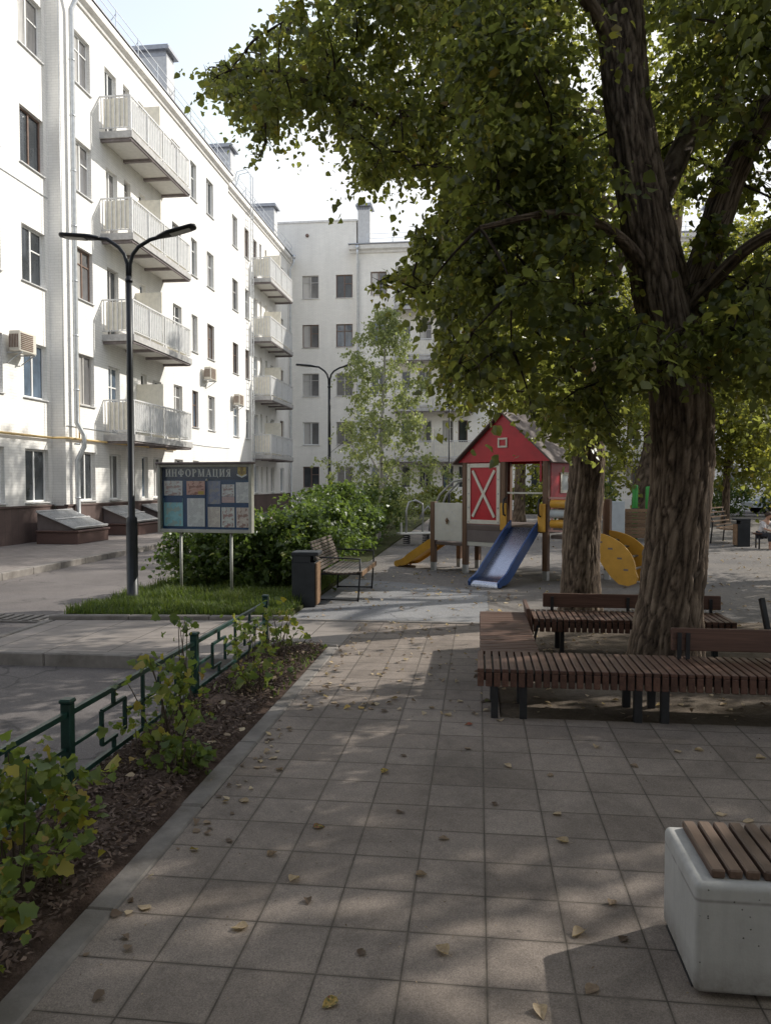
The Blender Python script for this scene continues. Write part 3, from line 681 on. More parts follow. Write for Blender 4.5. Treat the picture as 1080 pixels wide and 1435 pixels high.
def make_balcony(parent, L, D, infill='w'):
    """5 m wide twin balcony; origin at the wall, floor level, near end"""
    mb = MB(); mb.bbox(0, -D, -.17, L, 0, 0, .012)
    o = mb.build('balcony', 'slab', parent)
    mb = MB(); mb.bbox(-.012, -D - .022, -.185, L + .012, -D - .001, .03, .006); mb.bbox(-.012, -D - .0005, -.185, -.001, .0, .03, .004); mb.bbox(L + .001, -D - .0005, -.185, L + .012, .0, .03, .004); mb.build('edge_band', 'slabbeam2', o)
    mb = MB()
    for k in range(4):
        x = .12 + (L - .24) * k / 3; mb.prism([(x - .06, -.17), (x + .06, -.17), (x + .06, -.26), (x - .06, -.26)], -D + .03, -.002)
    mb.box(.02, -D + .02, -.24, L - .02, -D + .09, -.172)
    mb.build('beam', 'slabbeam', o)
    H = 1.13; mb = MB()
    for p, q in (((.03, 0), (.03, -D + .03)), ((.03, -D + .03), (L - .03, -D + .03)), ((L - .03, -D + .03), (L - .03, 0))):
        for z in (H, .14): mb.bar((*p, z), (*q, z), .045 if z == H else .03)
    for k in range(int(L / .14) + 1):
        x = .03 + (L - .06) * k / int(L / .14); mb.box(x - .013, -D + .02, .14, x + .013, -D + .044, H)
        if k % 9 == 0: mb.box(x - .022, -D + .008, .0, x + .022, -D + .052, H)
    for x in (.03, L - .03):
        for k in range(7):
            y = -D * k / 7 - .06; q = x - .018 if x < 1 else x + .018; mb.box(q - .008, y - .016, .14, q + .008, y + .016, H)
    mb.build('railing', 'rail', o)
    # corrugated sheet behind the bars
    for x0, x1 in ((.12, L / 2 - .08), (L / 2 + .08, L - .12)):
        mb = MB(); mb.box(x0, -D + .064, .2, x1, -D + .072, H - .08)
        mb.build('front_panel', 'panel' if infill == 'c' else 'white', o)
    for x in (.045, L - .055):
        mb = MB(); mb.box(x, -D + .12, .18, x + .01, -.12, H - .06); mb.build('side_panel', 'panel', o)
    mb = MB(); mb.box(L / 2 - .03, -D + .1, .0, L / 2 + .03, -.002, 1.95); mb.build('partition', 'panel', o)
    return o
def cornice(mb, a0, a1, b, z, k=1.):
    mb.prism([(x * k, y * (.5 + .5 * k)) for x, y in ((0, 0), (-.10, .0), (-.14, .12), (-.34, .20), (-.38, .36), (-.38, .44), (0, .52))], 0, 1, Matrix(((0, a1 - a0, 0, a0), (1, 0, 0, b), (0, 0, 1, z), (0, 0, 0, 1))))
def roof_rail(mb, a0, a1, b, z):
    k = int((a1 - a0) / 1.6)
    for i in range(k + 1):
        a = a0 + (a1 - a0) * i / k; mb.bar((a, b, z), (a, b, z + .62), .025); mb.bar((a, b, z + .5), (a, b + .35, z + .1), .02)
    for h in (.3, .6): mb.bar((a0, b, z + h), (a1, b, z + h), .02)
def chimney(parent, a, b, w, d, z0, z1):
    mb = MB(); mb.bbox(a - w / 2, b, z0, a + w / 2, b + d, z1 - .42, .01); o = mb.build('chimney', 'chim', parent)
    mb = MB(); mb.box(a - w / 2 - .14, b - .14, z1 - .2, a + w / 2 + .14, b + d + .14, z1 - .1)
    mb.box(a - w / 2 - .08, b - .08, z1 - .10, a + w / 2 + .08, b + d + .08, z1)
    for i in range(7):
        x = a - w / 2 + .04 + (w - .08) * i / 6; mb.box(x - .04, b + .02, z1 - .42, x + .04, b + d - .02, z1 - .2)
    mb.build('chimney_cap', 'roof', o); return o
def downpipe(parent, a, b, z1, m='pipe', elbow=True):
    y = b - .16; mb = MB()
    P = [(a, b - .42, z1 + .1), (a, b - .40, z1 - .2), (a, y, z1 - .65), (a, y, 4.2)]
    if elbow: P += [(a, y, 3.45), (a + .1, y - .16, 3.1), (a + .1, y - .16, 2.75), (a, y, 2.35)]
    P += [(a, y, .35), (a, y - .12, .2)]
    mb.tube(P, .075, 10)
    mb.tube([(a, b - .42, z1 + .02), (a, b - .42, z1 + .28)], [.08, .15], 10)
    for z in np.arange(1.2, z1 - .8, 1.6): mb.tube([(a, y, z), (a, y, z + .05)], .085, 10)
    return mb.build('downpipe', m, parent)

SILLS = [1.12] + [FL * k + .85 for k in (1, 2, 3, 4)]
HEADS = [2.62] + [s + 1.55 for s in SILLS[1:]]
# ---- the long white block on the left; local x runs along the street, local y into the house
LB = thing('apartment_building', 'long sunlit white five storey apartment block with a row of balconies along the road', 'building', (-12, 35, 0), R(90))
wall = MB(); wins = []   # (a centre, b, sill, w, h)
def cols(lst, b, rows=range(5)):
    ops = []
    for y0, y1, kind in lst:
        for k in rows:
            z0, z1 = SILLS[k], HEADS[k]
            if kind == 'd' and k > 0: z0, z1 = FL * k + .08, HEADS[k] - .1
            if kind == 'n': z1 = HEADS[k]; z0 = SILLS[k] + (.5 if k else 0)
            ops.append((y0 - 35, y1 - 35, z0, z1)); wins.append((y0 - 35, y1 - 35, b, z0, z1))
    return ops
oA = cols([(11.2, 12.4, 'w'), (13.6, 14.8, 'w'), (15.7, 16.9, 'w'), (17.85, 19.05, 'w'), (20.0, 21.15, 'w')], .43)
oB = cols([(22.15, 23.1, 'w'), (24.05, 24.85, 'd'), (25.35, 25.85, 'n'), (26.5, 27.0, 'n'), (27.5, 28.3, 'd'), (29.5, 30.4, 'w'), (31.5, 32.2, 'w'), (33.4, 34.3, 'w')], 0)
oC = cols([(37.9, 38.8, 'w'), (40.0, 40.8, 'w'), (41.6, 42.3, 'd'), (42.8, 43.2, 'n'), (43.9, 44.3, 'n'), (45.0, 45.7, 'd'), (47.2, 48.1, 'w')], .3)
facade(wall, -25, -13.65, 1.0, EAVL, .43, oA); facade(wall, -13.65, 1.4, 1.0, EAVL, 0, oB); facade(wall, 1.4, 15.2, 1.0, EAVL, .3, oC)
for a, b0, b1 in ((-13.65, 0, .43), (1.4, 0, .3)): wall.add([(a, b0, 1.0), (a, b1, 1.0), (a, b1, EAVL), (a, b0, EAVL)], [(0, 1, 2, 3)])
wall.add([(-25, .43, 0), (-25, 12, 0), (-25, 12, EAVL), (-25, .43, EAVL), (15.2, .3, 0), (15.2, 12, 0), (15.2, 12, EAVL), (15.2, .3, EAVL)], [(0, 1, 2, 3), (4, 5, 6, 7), (1, 5, 6, 2)])
wall.build('wall', 'wall', LB)
mb = MB()
for a0, a1, b in ((-25, -13.69, .43), (-13.69, 1.44, 0), (1.44, 15.2, .3)): mb.box(a0, b - .05, -.1, a1, b + .3, 1.0); mb.box(a0, b - .08, .985, a1, b + .05, 1.035)
mb.build('plinth', 'plinth', LB)
mb = MB(); cornice(mb, -25, -13.7, .43, EAVL - .1, .62); cornice(mb, -13.7, 1.45, 0, EAVL - .1, .62); cornice(mb, 1.45, 15.2, .3, EAVL - .1, .62); mb.build('cornice', 'cornice', LB)
mb = MB()
for a0, a1, b in ((-25, -13.7, .16), (-13.7, 1.45, -.27), (1.45, 15.2, .03)):
    mb.add([(a0, b, EAVL + .35), (a1, b, EAVL + .35), (a1, 6.5, EAVL + 2.4), (a0, 6.5, EAVL + 2.4), (a0, b, EAVL + .29), (a1, b, EAVL + .29), (a1, 12.4, EAVL + .4), (a0, 12.4, EAVL + .4)],
           [(0, 1, 2, 3), (0, 4, 5, 1), (3, 2, 6, 7), (0, 3, 7, 4), (1, 5, 6, 2)])
roof = mb.build('roof', 'roof', LB)
mb = MB(); roof_rail(mb, -25, -13.8, .35, EAVL + .5); roof_rail(mb, -13.6, 1.3, -.1, EAVL + .5); roof_rail(mb, 1.6, 15, .2, EAVL + .5); mb.build('roof_railing', 'pipe', roof)
for y, b in ((29.7, .08), (38.4, .38), (46.7, .38)): chimney(roof, y - 35, b, .75, 1.4, EAVL + .3, 18.68)
for i, (y0, y1, b, z0, z1) in enumerate(wins):
    w = y1 - y0; st = pick_style(w)
    if z0 < 2: st = 'wm' if w > .7 else 'w'
    window(LB, (y0 + y1) / 2, b, z0, w, z1 - z0, st, random.choice(['g_dark', 'g_dark', 'g_curt', 'g_blue']) if z0 < 2 else pick_glass(), w > .6 and z0 % 3.2 > .3)
for y, b in ((23.66, 0), (41.25, .3)):
    for k in (1, 2, 3, 4):
        if y == 23.66 and k == 1: bal = make_balcony(LB, 5., 1.06); bal.location = (y - 35, b, FL * k)
        else: c = copy_tree(bal, LB); c.location = (y - 35, b, FL * k)
downpipe(LB, 21.72 - 35, 0, EAVL); downpipe(LB, 49.3 - 35, .3, EAVL, elbow=False)
mb = MB(); mb.tube([(-25, .33, 2.98), (-13.8, .33, 2.98), (-13.78, -.08, 2.98), (-5.6, -.08, 2.98), (-5.6, -.05, 2.98)], .034, 8)
mb.tube([(-13., -.08, 2.98), (-13., -.08, 4.6), (-13., 0, 4.62)], .022, 6)
mb.build('gas_pipe', 'yellow_pipe', LB)
mb = MB()
for a in (40.55 - 35 - .2, 40.55 - 35 + .2): mb.bar((a, .06, 2.2), (a, .06, EAVL + 1.9), .04)
for z in np.arange(2.4, EAVL + 1, .32): mb.bar((40.35 - 35, .06, z), (40.75 - 35, .06, z), .025)
for a in (40.35 - 35, 40.75 - 35): mb.tube([(a, .06, EAVL + 1.9), (a, .3, EAVL + 2.2), (a, .8, EAVL + 2.1), (a, 1.2, EAVL + .8)], .02, 6)
mb.build('fire_ladder', 'pipe', LB)
# thin aerials on the roof ridge
mb = MB()
for y in (33.5, 31.8):
    mb.tube([(y - 35, 3, EAVL + 1.2), (y - 35, 3, EAVL + 3.4)], .015, 5)
    for h in (2.6, 2.9, 3.2): mb.bar((y - 35 - .35, 3, EAVL + h), (y - 35 + .35, 3, EAVL + h), .012)
mb.build('aerial', 'dkmetal', roof)

mb = MB(); mb.tube([(-25, .41, 9.9), (-20, .41, 9.85), (-13.7, .41, 9.9)], .012, 5); mb.tube([(-13.75, -.02, 3.3), (-13.75, -.02, EAVL - .2)], .010, 5); mb.tube([(-13.6, -.02, 3.35), (-2, -.02, 3.3), (1.3, -.02, 3.35)], .012, 5)
mb.build('cable', 'pipe', LB)
# ---- the block that closes the courtyard
BB = thing('apartment_building', 'cream five storey apartment block in shade closing the far end of the courtyard', 'building', (0, 50.2, 0))
wall = MB(); wins2 = []
def cols2(lst, b, rows=range(5)):
    ops = []
    for x0, x1, kind in lst:
        for k in rows:
            z0, z1 = SILLS[k] + (.15 if k else .25), HEADS[k] + (.1 if k else .15)
            if kind == 'd' and k > 0: z0 = FL * k + .08
            ops.append((x0, x1, z0, z1)); wins2.append((x0, x1, b, z0, z1))
    return ops
oT = cols2([(-11.55, -10.45, 'w'), (-9.3, -8.2, 'w')], 0)
X2 = [(-6.95, -5.9, 'w')]
for x in (-5.3, 6.2, 17.7, 29.2):
    X2 += [(x + .35, x + .95, 'd'), (x + 1.5, x + 2.3, 'w'), (x + 3.0, x + 3.7, 'w'), (x + 4.0, x + 4.6, 'd'), (x + 6.2, x + 7.4, 'w'), (x + 8.6, x + 9.7, 'w')]
X2 = [c for c in X2 if c[1] < 40]
oS = cols2(X2, -.45)
TALL = 18.75
facade(wall, -14.5, -7.95, .7, TALL, 0, oT); facade(wall, -7.95, 40, .7, EAVE, -.45, oS)
wall.add([(-7.95, -.45, .7), (-7.95, 0, .7), (-7.95, 0, EAVE), (-7.95, -.45, EAVE)], [(0, 1, 2, 3)])
wall.add([(-14.5, 0, 0), (-14.5, 12, 0), (-14.5, 12, TALL), (-14.5, 0, TALL), (-7.95, 0, EAVE), (-7.95, 12, EAVE), (-7.95, 12, TALL), (-7.95, 0, TALL), (40, -.45, 0), (40, 12, 0), (40, 12, EAVE), (40, -.45, EAVE)],
         [(0, 1, 2, 3), (4, 5, 6, 7), (8, 9, 10, 11), (3, 2, 6, 7)])
wall.build('wall', 'wall2', BB)
mb = MB(); mb.box(-14.5, -.04, -.1, -7.99, .3, .7); mb.box(-7.99, -.49, -.1, 40, 0, .7); mb.build('plinth', 'slab', BB)
mb = MB(); cornice(mb, -8.3, 40, -.45, EAVE - .1); mb.box(-14.5, -.06, TALL - .02, -7.9, .12, TALL + .1); mb.build('cornice', 'cornice', BB)
mb = MB(); mb.add([(-8.35, -.9, EAVE + .43), (40, -.9, EAVE + .43), (40, 6, EAVE + 2.2), (-8.35, 6, EAVE + 2.2), (-8.35, -.9, EAVE + .37), (40, -.9, EAVE + .37), (40, 12, EAVE + .4), (-8.35, 12, EAVE + .4)],
                  [(0, 1, 2, 3), (0, 4, 5, 1), (3, 2, 6, 7), (0, 3, 7, 4), (1, 5, 6, 2)])
mb.add([(-14.5, -.02, TALL + .1), (-7.9, -.02, TALL + .1), (-7.9, 8, TALL + .6), (-14.5, 8, TALL + .6)], [(0, 1, 2, 3)])
roof = mb.build('roof', 'roof', BB)
mb = MB(); roof_rail(mb, -7.2, 39, -.35, EAVE + .55); mb.build('roof_railing', 'pipe', roof)
chimney(roof, -7.45, .0, .8, 1., EAVE + .3, TALL + 1.1)
for x in (4, 15, 27): chimney(roof, x, 1.4, 1.2, 1.2, EAVE + .6, EAVE + 3.)
for x0, x1, b, z0, z1 in wins2:
    w = x1 - x0
    window(BB, (x0 + x1) / 2, b, z0, w, z1 - z0, random.choice(['gmv', 'bmt', 'wm', 'bmv', 'gmt']) if w > .7 else random.choice(['w', 'b']), random.choice(['g_dark', 'g_dark', 'g_curt', 'g_blue', 'g_dark']), w > .75)
first = None
for x in (-5.35, 6.15, 17.65, 29.15):
    for k in (1, 2, 3, 4):
        if first is None: first = make_balcony(BB, 5., 1.1, 'c'); o = first
        else: o = copy_tree(first, BB)
        o.location = (x, -.45, FL * k)
downpipe(BB, -7.75, -.45, EAVE, elbow=False)
mb = MB(); mb.tube([(-11.2, .06, 17.9), (-11.2, -.08, 17.9)], .11, 12); mb.build('vent', 'brownframe', BB)

# ---- things fixed to the facade
def ac_unit(y, z, b, label):
    t = thing('air_conditioner', label, 'air conditioner', (-12 - b, y, z), R(90), 'air conditioners on the white facade')
    mb = MB(); mb.bbox(-.4, -.42, 0, .4, -.12, .55, .02); mb.build('case', 'cream', t)
    mb = MB()
    for i in range(9): mb.box(-.34, -.435, .06 + i * .05, .22, -.421, .085 + i * .05)
    for i in range(6): mb.box(-.412, -.38 + i * .045, .1, -.401, -.355 + i * .045, .45)
    mb.build('grille', 'brownframe', t)
    for x in (-.3, .3):
        mb = MB(); mb.bar((x, -.44, -.02), (x, -.02, -.02), .035); mb.bar((x, -.4, -.03), (x, -.02, -.28), .025); mb.build('bracket', 'pipe', t)
ac_unit(19.55, 5.15, .43, 'cream air conditioner beside a first floor window near the left edge of the white facade')
ac_unit(33.0, 6.2, 0, 'small air conditioner under a window right of the long balconies on the white facade')
ac_unit(38.0, 5.6, .3, 'small air conditioner low on the white facade near the fire ladder')
def light_well(y, w, label):
    t = thing('basement_hatch', label, 'basement hatch', (-12, y, 0), R(90), 'sloping basement hatches along the plinth')
    mb = MB(); mb.bbox(-w / 2, -1.25, 0, w / 2, -.05, .32, .015); mb.bbox(-w / 2 - .04, -1.29, .32, w / 2 + .04, -.05, .37, .01); mb.build('base', 'granite', t)
    Tm = Matrix(((0, 1, 0, 0), (1, 0, 0, 0), (0, 0, 1, 0), (0, 0, 0, 1)))
    mb = MB(); mb.prism([(-.06, .37), (-.06, .86), (-1.1, .42), (-1.1, .37)], -w / 2 + .05, w / 2 - .05, Tm); mb.build('side_wall', 'brown_panel', t)
    mb = MB(); a = math.atan2(.46, 1.14)
    T = Matrix.Translation((0, -1.2, .40)) @ Matrix.Rotation(a, 4, 'X')
    mb.box(-w / 2 - .05, 0, .012, w / 2 + .05, 1.23, .03, T)
    for i in range(int(w / .09) + 1): mb.box(-w / 2 + i * .09 - .012, .02, .031, -w / 2 + i * .09 + .012, 1.21, .045, T)
    for q in (.0, .6, 1.17): mb.box(-w / 2 - .06, q, .046, w / 2 + .06, q + .05, .062, T)
    mb.build('cover', 'poly', t)
light_well(20.55, 1.75, 'ribbed sloping basement hatch nearest the left edge, at the foot of the white facade')
light_well(24.3, 1.75, 'second sloping basement hatch, partly behind the lamp post')
light_well(27.2, 1.75, 'third sloping basement hatch, half hidden by the notice board and its bushes')

# ================================================================== LAMP POSTS
def lamp_post(label, loc, rz):
    t = thing('street_lamp', label, 'street lamp', loc, rz, 'two headed black street lamps')
    mb = MB(); mb.tube([(0, 0, -.02), (0, 0, .02), (0, 0, .03), (0, 0, 1.06), (0, 0, 1.14), (0, 0, 1.16), (0, 0, 3.2), (0, 0, 4.48)], [.11, .11, .078, .078, .072, .047, .043, .038], 20)
    mb.tube([(0, 0, 4.40), (0, 0, 4.44)], .05, 16); mb.build('pole', 'black', t)
    for s in (-1, 1):
        ang = R(-15 if s > 0 else 5); e = Vector((s * .40, 0, 5.0)); dx = Vector((s * math.cos(ang), 0, abs(math.sin(ang))))
        mb = MB(); mb.tube([(s * .012, 0, 4.43), (s * .02, 0, 4.64), (s * .06, 0, 4.78), (s * .14, 0, 4.88), tuple(e - dx * .1), tuple(e), tuple(e + dx * .07)], .026, 12)
        arm = mb.build('arm', 'black', t)
        T = Matrix.Translation(e) @ Matrix.Rotation(ang, 4, 'Y')
        mb = MB(); n = 18; V = []
        for i in range(n + 1):
            u = i / n; w = .045 + .075 * min(1, u * 3.2) * (1 if u < .9 else math.sqrt(max(.02, 1 - ((u - .9) / .1) ** 2)))
            top = .028 + .022 * min(1, u * 4) * (1 - .55 * u)
            for j in range(10):
                a = 2 * PI * j / 10; V.append(T @ Vector((s * u * .56, w * math.cos(a), top * math.sin(a) if math.sin(a) > 0 else .02 * math.sin(a))))
        mb.add(V, [(i * 10 + j, i * 10 + (j + 1) % 10, (i + 1) * 10 + (j + 1) % 10, (i + 1) * 10 + j) for i in range(n) for j in range(10)] + [tuple(range(10)), tuple(range(n * 10, n * 10 + 10))], True)
        h = mb.build('lamp_head', 'black', t)
        mb = MB(); mb.box(.2, -.07, -.026, .48, .07, -.02, T @ Matrix.Scale(s, 4, (1, 0, 0))); mb.build('lens', 'lamp_lens', h)
    return t
lamp_post('tall black two headed street lamp standing on the grass beside the notice board', (-4.80, 10.25, .03), R(4))
lamp_post('distant two headed street lamp rising from the hedge before the cream block', (-4.3, 22.1, .03), R(10))
t = thing('street_lamp', 'thin plain grey pole standing behind the playground tower', 'lamp post', (-1.35, 36, 0))
mb = MB(); mb.tube([(0, 0, 0), (0, 0, 1.2), (0, 0, 1.25), (0, 0, 5.2)], [.07, .07, .045, .035], 12); mb.build('pole', 'dkmetal', t)
mb = MB(); mb.tube([(0, 0, 5.15), (0, 0, 5.3), (0, 0, 5.32), (0, 0, 5.55)], [.05, .1, .18, .12], 12); mb.build('lamp_head', 'dkmetal', t)

# ================================================================== NOTICE BOARD
NB = thing('notice_board', 'blue glazed information board full of paper notices on two posts', 'notice board', (-3.872, 10.63, 0), R(-6))
W0, W1, Z0, Z1 = -.725, .725, .945, 1.955
mb = MB()
for x0, x1, z0, z1 in ((W0, W0 + .045, Z0, Z1 - .03), (W1 - .045, W1, Z0, Z1 - .03), (W0 + .045, W1 - .045, Z0, Z0 + .05), (W0 + .045, W1 - .045, Z1 - .07, Z1 - .03)): mb.bbox(x0, -.05, z0, x1, .05, z1, .006)
mb.box(W0 + .02, .03, Z0 + .02, W1 - .02, .045, Z1 - .05); mb.build('frame', 'boardframe', NB)
mb = MB(); mb.bbox(W0 - .015, -.09, Z1 - .029, W1 + .02, .06, Z1, .006); mb.build('hood', 'brown_panel', NB)
mb = MB(); mb.box(W0 + .045, .02, Z0 + .05, W1 - .045, .029, Z1 - .07); mb.build('back_panel', 'blue_board', NB)
mb = MB(); mb.box(W0 + .048, .012, 1.705, W1 - .048, .0195, Z1 - .072); mb.build('header', 'navy', NB)
for s in (-.385, .395):
    mb = MB(); mb.tube([(s, .0, -.02), (s, .0, Z0 + .01)], .021, 12); mb.build('leg', 'boardframe', NB)
# lettering drawn stroke by stroke with serifs:  ИНФОРМАЦИЯ
def letters():
    mb = MB(); H = .108; W = .074; th = .019; tn = .008; y0, y1 = .0045, .0115
    def st(x, a, b, w): mb.box(x - w / 2, y0, a, x + w / 2, y1, b)
    def sf(x, z, w=.034): mb.box(x - w / 2, y0 - .0006, z, x + w / 2, y1 - .0006, z + .0065)
    def dg(ax, az, bx, bz, w):
        mb.prism([(ax - w / 2, az), (ax + w / 2, az), (bx + w / 2, bz), (bx - w / 2, bz)], y0 + .0005, y1 + .0005)
    def arc(cx, cz, rx, rz, w0, w1, a0=0, a1=360, n=22):
        for i in range(n):
            p, q = R(a0 + (a1 - a0) * i / n), R(a0 + (a1 - a0) * (i + 1) / n)
            wp = w1 + (w0 - w1) * abs(math.cos(p)); wq = w1 + (w0 - w1) * abs(math.cos(q))
            mb.prism([(cx + rx * math.cos(p), cz + rz * math.sin(p)), (cx + rx * math.cos(q), cz + rz * math.sin(q)),
                      (cx + (rx - wq) * math.cos(q), cz + (rz - wq) * math.sin(q)), (cx + (rx - wp) * math.cos(p), cz + (rz - wp) * math.sin(p))], y0, y1)
    x = -.618; zb = 1.748
    for ch in 'ИНФОРМАЦИЯ':
        z = zb; w = W
        if ch == 'И':
            for q in (x + .012, x + w - .012): st(q, z, z + H, th); sf(q, z); sf(q, z + H - .0065)
            dg(x + .018, z + .01, x + w - .018, z + H - .01, .008)
        if ch == 'Н':
            for q in (x + .012, x + w - .012): st(q, z, z + H, th); sf(q, z); sf(q, z + H - .0065)
            mb.box(x + .012, y0, z + H * .47, x + w - .012, y1, z + H * .47 + tn)
        if ch == 'Ф':
            w = .088; st(x + w / 2, z, z + H, th); sf(x + w / 2, z); sf(x + w / 2, z + H - .0065)
            arc(x + w / 2, z + H * .52, w / 2, H * .33, .016, .007)
        if ch == 'О': w = .084; arc(x + w / 2, z + H / 2, w / 2, H / 2 + .001, .019, .006)
        if ch == 'Р':
            w = .064; st(x + .014, z, z + H, th); sf(x + .014, z); sf(x + .012, z + H - .0065, .03)
            arc(x + .022, z + H * .73, .040, H * .27, .017, .006, -90, 90, 12)
        if ch == 'М':
            w = .096; st(x + .012, z, z + H, .008); st(x + w - .012, z, z + H, th)
            for q in (x + .012, x + w - .012): sf(q, z, .03); sf(q, z + H - .0065, .028)
            dg(x + w / 2 - .002, z, x + .016, z + H, .017); dg(x + w / 2 - .002, z, x + w - .014, z + H, .007)
        if ch == 'А':
            w = .084; dg(x + .010, z, x + w / 2, z + H, .007); dg(x + w - .013, z, x + w / 2, z + H, .018)
            sf(x + .010, z, .026); sf(x + w - .013, z, .032); mb.box(x + .022, y0, z + .03, x + w - .026, y1, z + .0365)
        if ch == 'Ц':
            w = .080
            for q in (x + .012, x + w - .020): st(q, z, z + H, th); sf(q, z + H - .0065)
            mb.box(x + .0, y0 - .0004, z, x + w, y1 - .0004, z + .0068); mb.box(x + w - .008, y0, z - .018, x + w, y1, z)
        if ch == 'Я':
            w = .066; st(x + w - .014, z, z + H, th); sf(x + w - .014, z); sf(x + w - .012, z + H - .0065, .03)
            arc(x + w - .022, z + H * .73, .040, H * .27, .017, .006, 90, 270, 12); dg(x + .010, z, x + w - .03, z + H * .5, .015); sf(x + .010, z, .024)
        x += w + .0245
    return mb
letters().build('lettering', 'letters', NB)
# gold municipal emblem: shield, ribbon, tower-like charge
mb = MB(); mb.prism([(-.062, .10), (.062, .10), (.062, .0), (.05, -.035), (0, -.055), (-.05, -.035), (-.062, 0)], .0035, .0115, Matrix.Translation((.56, 0, 1.805))); em = mb.build('emblem', 'gold', NB)
mb = MB(); T = Matrix.Translation((.56, 0, 1.805))
mb.box(-.052, .001, .074, .052, .0033, .09, T); mb.box(-.018, .001, -.03, .018, .0033, .072, T); mb.prism([(-.026, .04), (0, .066), (.026, .04)], .0005, .0009, T); mb.box(-.045, .001, -.02, -.028, .0033, .02, T); mb.box(.028, .001, -.02, .045, .0033, .02, T)
mb.build('charge', 'gold_dark', em)
mb = MB(); mb.prism([(-.078, -.02), (-.07, -.045), (0, -.073), (.07, -.045), (.078, -.02), (.062, -.022), (0, -.052), (-.062, -.022)], .0004, .0032, T); mb.build('ribbon', 'letters', em)
def cx(p): return -.725 + (p - 80) / 880 * 1.45
def cz(p): return 1.955 - (p - 85) / 620 * 1.01
PAPERS = [((125, 248, 300, 378), (.60, .56, .50), (.30, .25, .25), (.48, .30, .28)), ((340, 250, 515, 372), (.42, .24, .20), (.55, .45, .40), (.30, .12, .10)), ((540, 250, 660, 452), (.16, .18, .26), (.34, .35, .42), (.40, .38, .38)),
          ((672, 280, 788, 385), (.62, .58, .54), (.25, .2, .22), (.42, .28, .26)), ((672, 387, 788, 440), (.40, .30, .30), (.3, .2, .2), None), ((803, 262, 925, 440), (.56, .54, .52), (.22, .22, .26), None),
          ((122, 402, 302, 650), (.22, .42, .46), (.12, .28, .34), (.42, .50, .46)), ((345, 402, 510, 652), (.60, .58, .54), (.25, .24, .26), None), ((540, 478, 655, 655), (.55, .46, .42), (.30, .22, .22), None),
          ((668, 480, 787, 655), (.58, .52, .48), (.26, .22, .24), (.40, .20, .18)), ((805, 482, 925, 655), (.54, .44, .40), (.30, .22, .2), (.34, .18, .15))]
for i, ((a, b, c, d), base, ink, head) in enumerate(PAPERS):
    mb = MB(); mb.box(cx(a), .0125 - .0002 * i, cz(d), cx(c), .0185, cz(b)); mb.build('notice', m_notice('notice_%d' % i, tuple(min(.8, q * 1.6) for q in base), tuple(min(.8, q * 1.3) for q in ink), head, 18 + 40 * (d - b) / 250), NB)
mb = MB(); mb.box(cx(450), .009, cz(368), cx(503), .0117, cz(340)); mb.build('yellow_sticker', 'gold', NB)
mb = MB(); mb.box(cx(125), .009, cz(440), cx(300), .0115, cz(402)); mb.build('notice_heading', 'blue_board', NB)
mb = MB(); mb.box(W0 + .046, -.032, Z0 + .052, W1 - .046, -.028, Z1 - .072); mb.build('glass_door', 'clear', NB)
mb = MB(); mb.bbox(.012, -.04, Z0 + .05, .024, -.026, 1.70, .003); mb.build('door_seam', 'navy', NB)
mb = MB(); mb.tube([(.045, -.045, 1.70), (.045, -.03, 1.70)], .02, 12); mb.build('door_latch', 'boardframe', NB)

# ================================================================== BIN, PARK BENCH
def litter_bin(label, loc, rz, w=.31, d=.34, h=.74):
    t = thing('litter_bin', label, 'litter bin', loc, rz, 'black litter bins')
    mb = MB()
    mb.bbox(-w / 2, -d / 2, .0, w / 2, -d / 2 + .015, h - .14, .004); mb.bbox(-w / 2, d / 2 - .015, 0, w / 2, d / 2, h - .14, .004)
    mb.bbox(-w / 2, -d / 2 + .0155, 0, -w / 2 + .015, d / 2 - .0155, h - .14, .004); mb.bbox(w / 2 - .015, -d / 2 + .0155, 0, w / 2, d / 2 - .0155, h - .14, .004)
    mb.bbox(-w / 2 - .006, -d / 2 - .006, h - .05, w / 2 + .05, d / 2 + .006, h, .006)
    mb.bbox(-w / 2, -d / 2, h - .14, -w / 2 + .015, d / 2, h - .05, .004); mb.bbox(-w / 2 + .0155, -d / 2, h - .14, w / 2 - .06, -d / 2 + .015, h - .05, .004); mb.bbox(-w / 2 + .0155, d / 2 - .015, h - .14, w / 2 - .06, d / 2, h - .05, .004)
    mb.build('case', 'bin', t)
    mb = MB()
    for i in range(3): mb.bbox(w / 2 + .004, -d / 2 + .01 + i * (d - .02) / 3, .03, w / 2 + .03, -d / 2 + .006 + (i + 1) * (d - .02) / 3, h - .15, .004)
    mb.build('wood_panel', 'woodtan', t)
    return t
litter_bin('black box litter bin with a wooden side panel beside the slatted park bench', (-2.33, 10.25, -.01), R(3))
litter_bin('black litter bin far away beside the swing bench on the right', (6.95, 21.4, -.016), R(180))
PB = thing('park_bench', 'weathered slatted park bench with metal armrests beside the black litter bin', 'bench', (-2.0, 11.35, -.01), R(0))
mb = MB()
for i in range(9): mb.bbox(-.17 + i * .062, -.75, .405 - .02 * math.sin(i / 8 * PI), -.118 + i * .062, .75, .43 - .02 * math.sin(i / 8 * PI), .006)
mb.build('seat', 'woodgrey', PB)
mb = MB()
for i in range(9):
    u = i / 8; T = Matrix.Translation((-.20 - .14 * u, 0, .46 + .36 * u)) @ Matrix.Rotation(R(-21), 4, 'Y'); mb.bbox(-.012, -.75, -.018, .012, .75, .02, .005, T)
mb.build('backrest', 'woodgrey', PB)
mb = MB(); mb.bbox(.386, -.752, .36, .402, .752, .432, .004); mb.build('front_board', 'woodtan', PB)
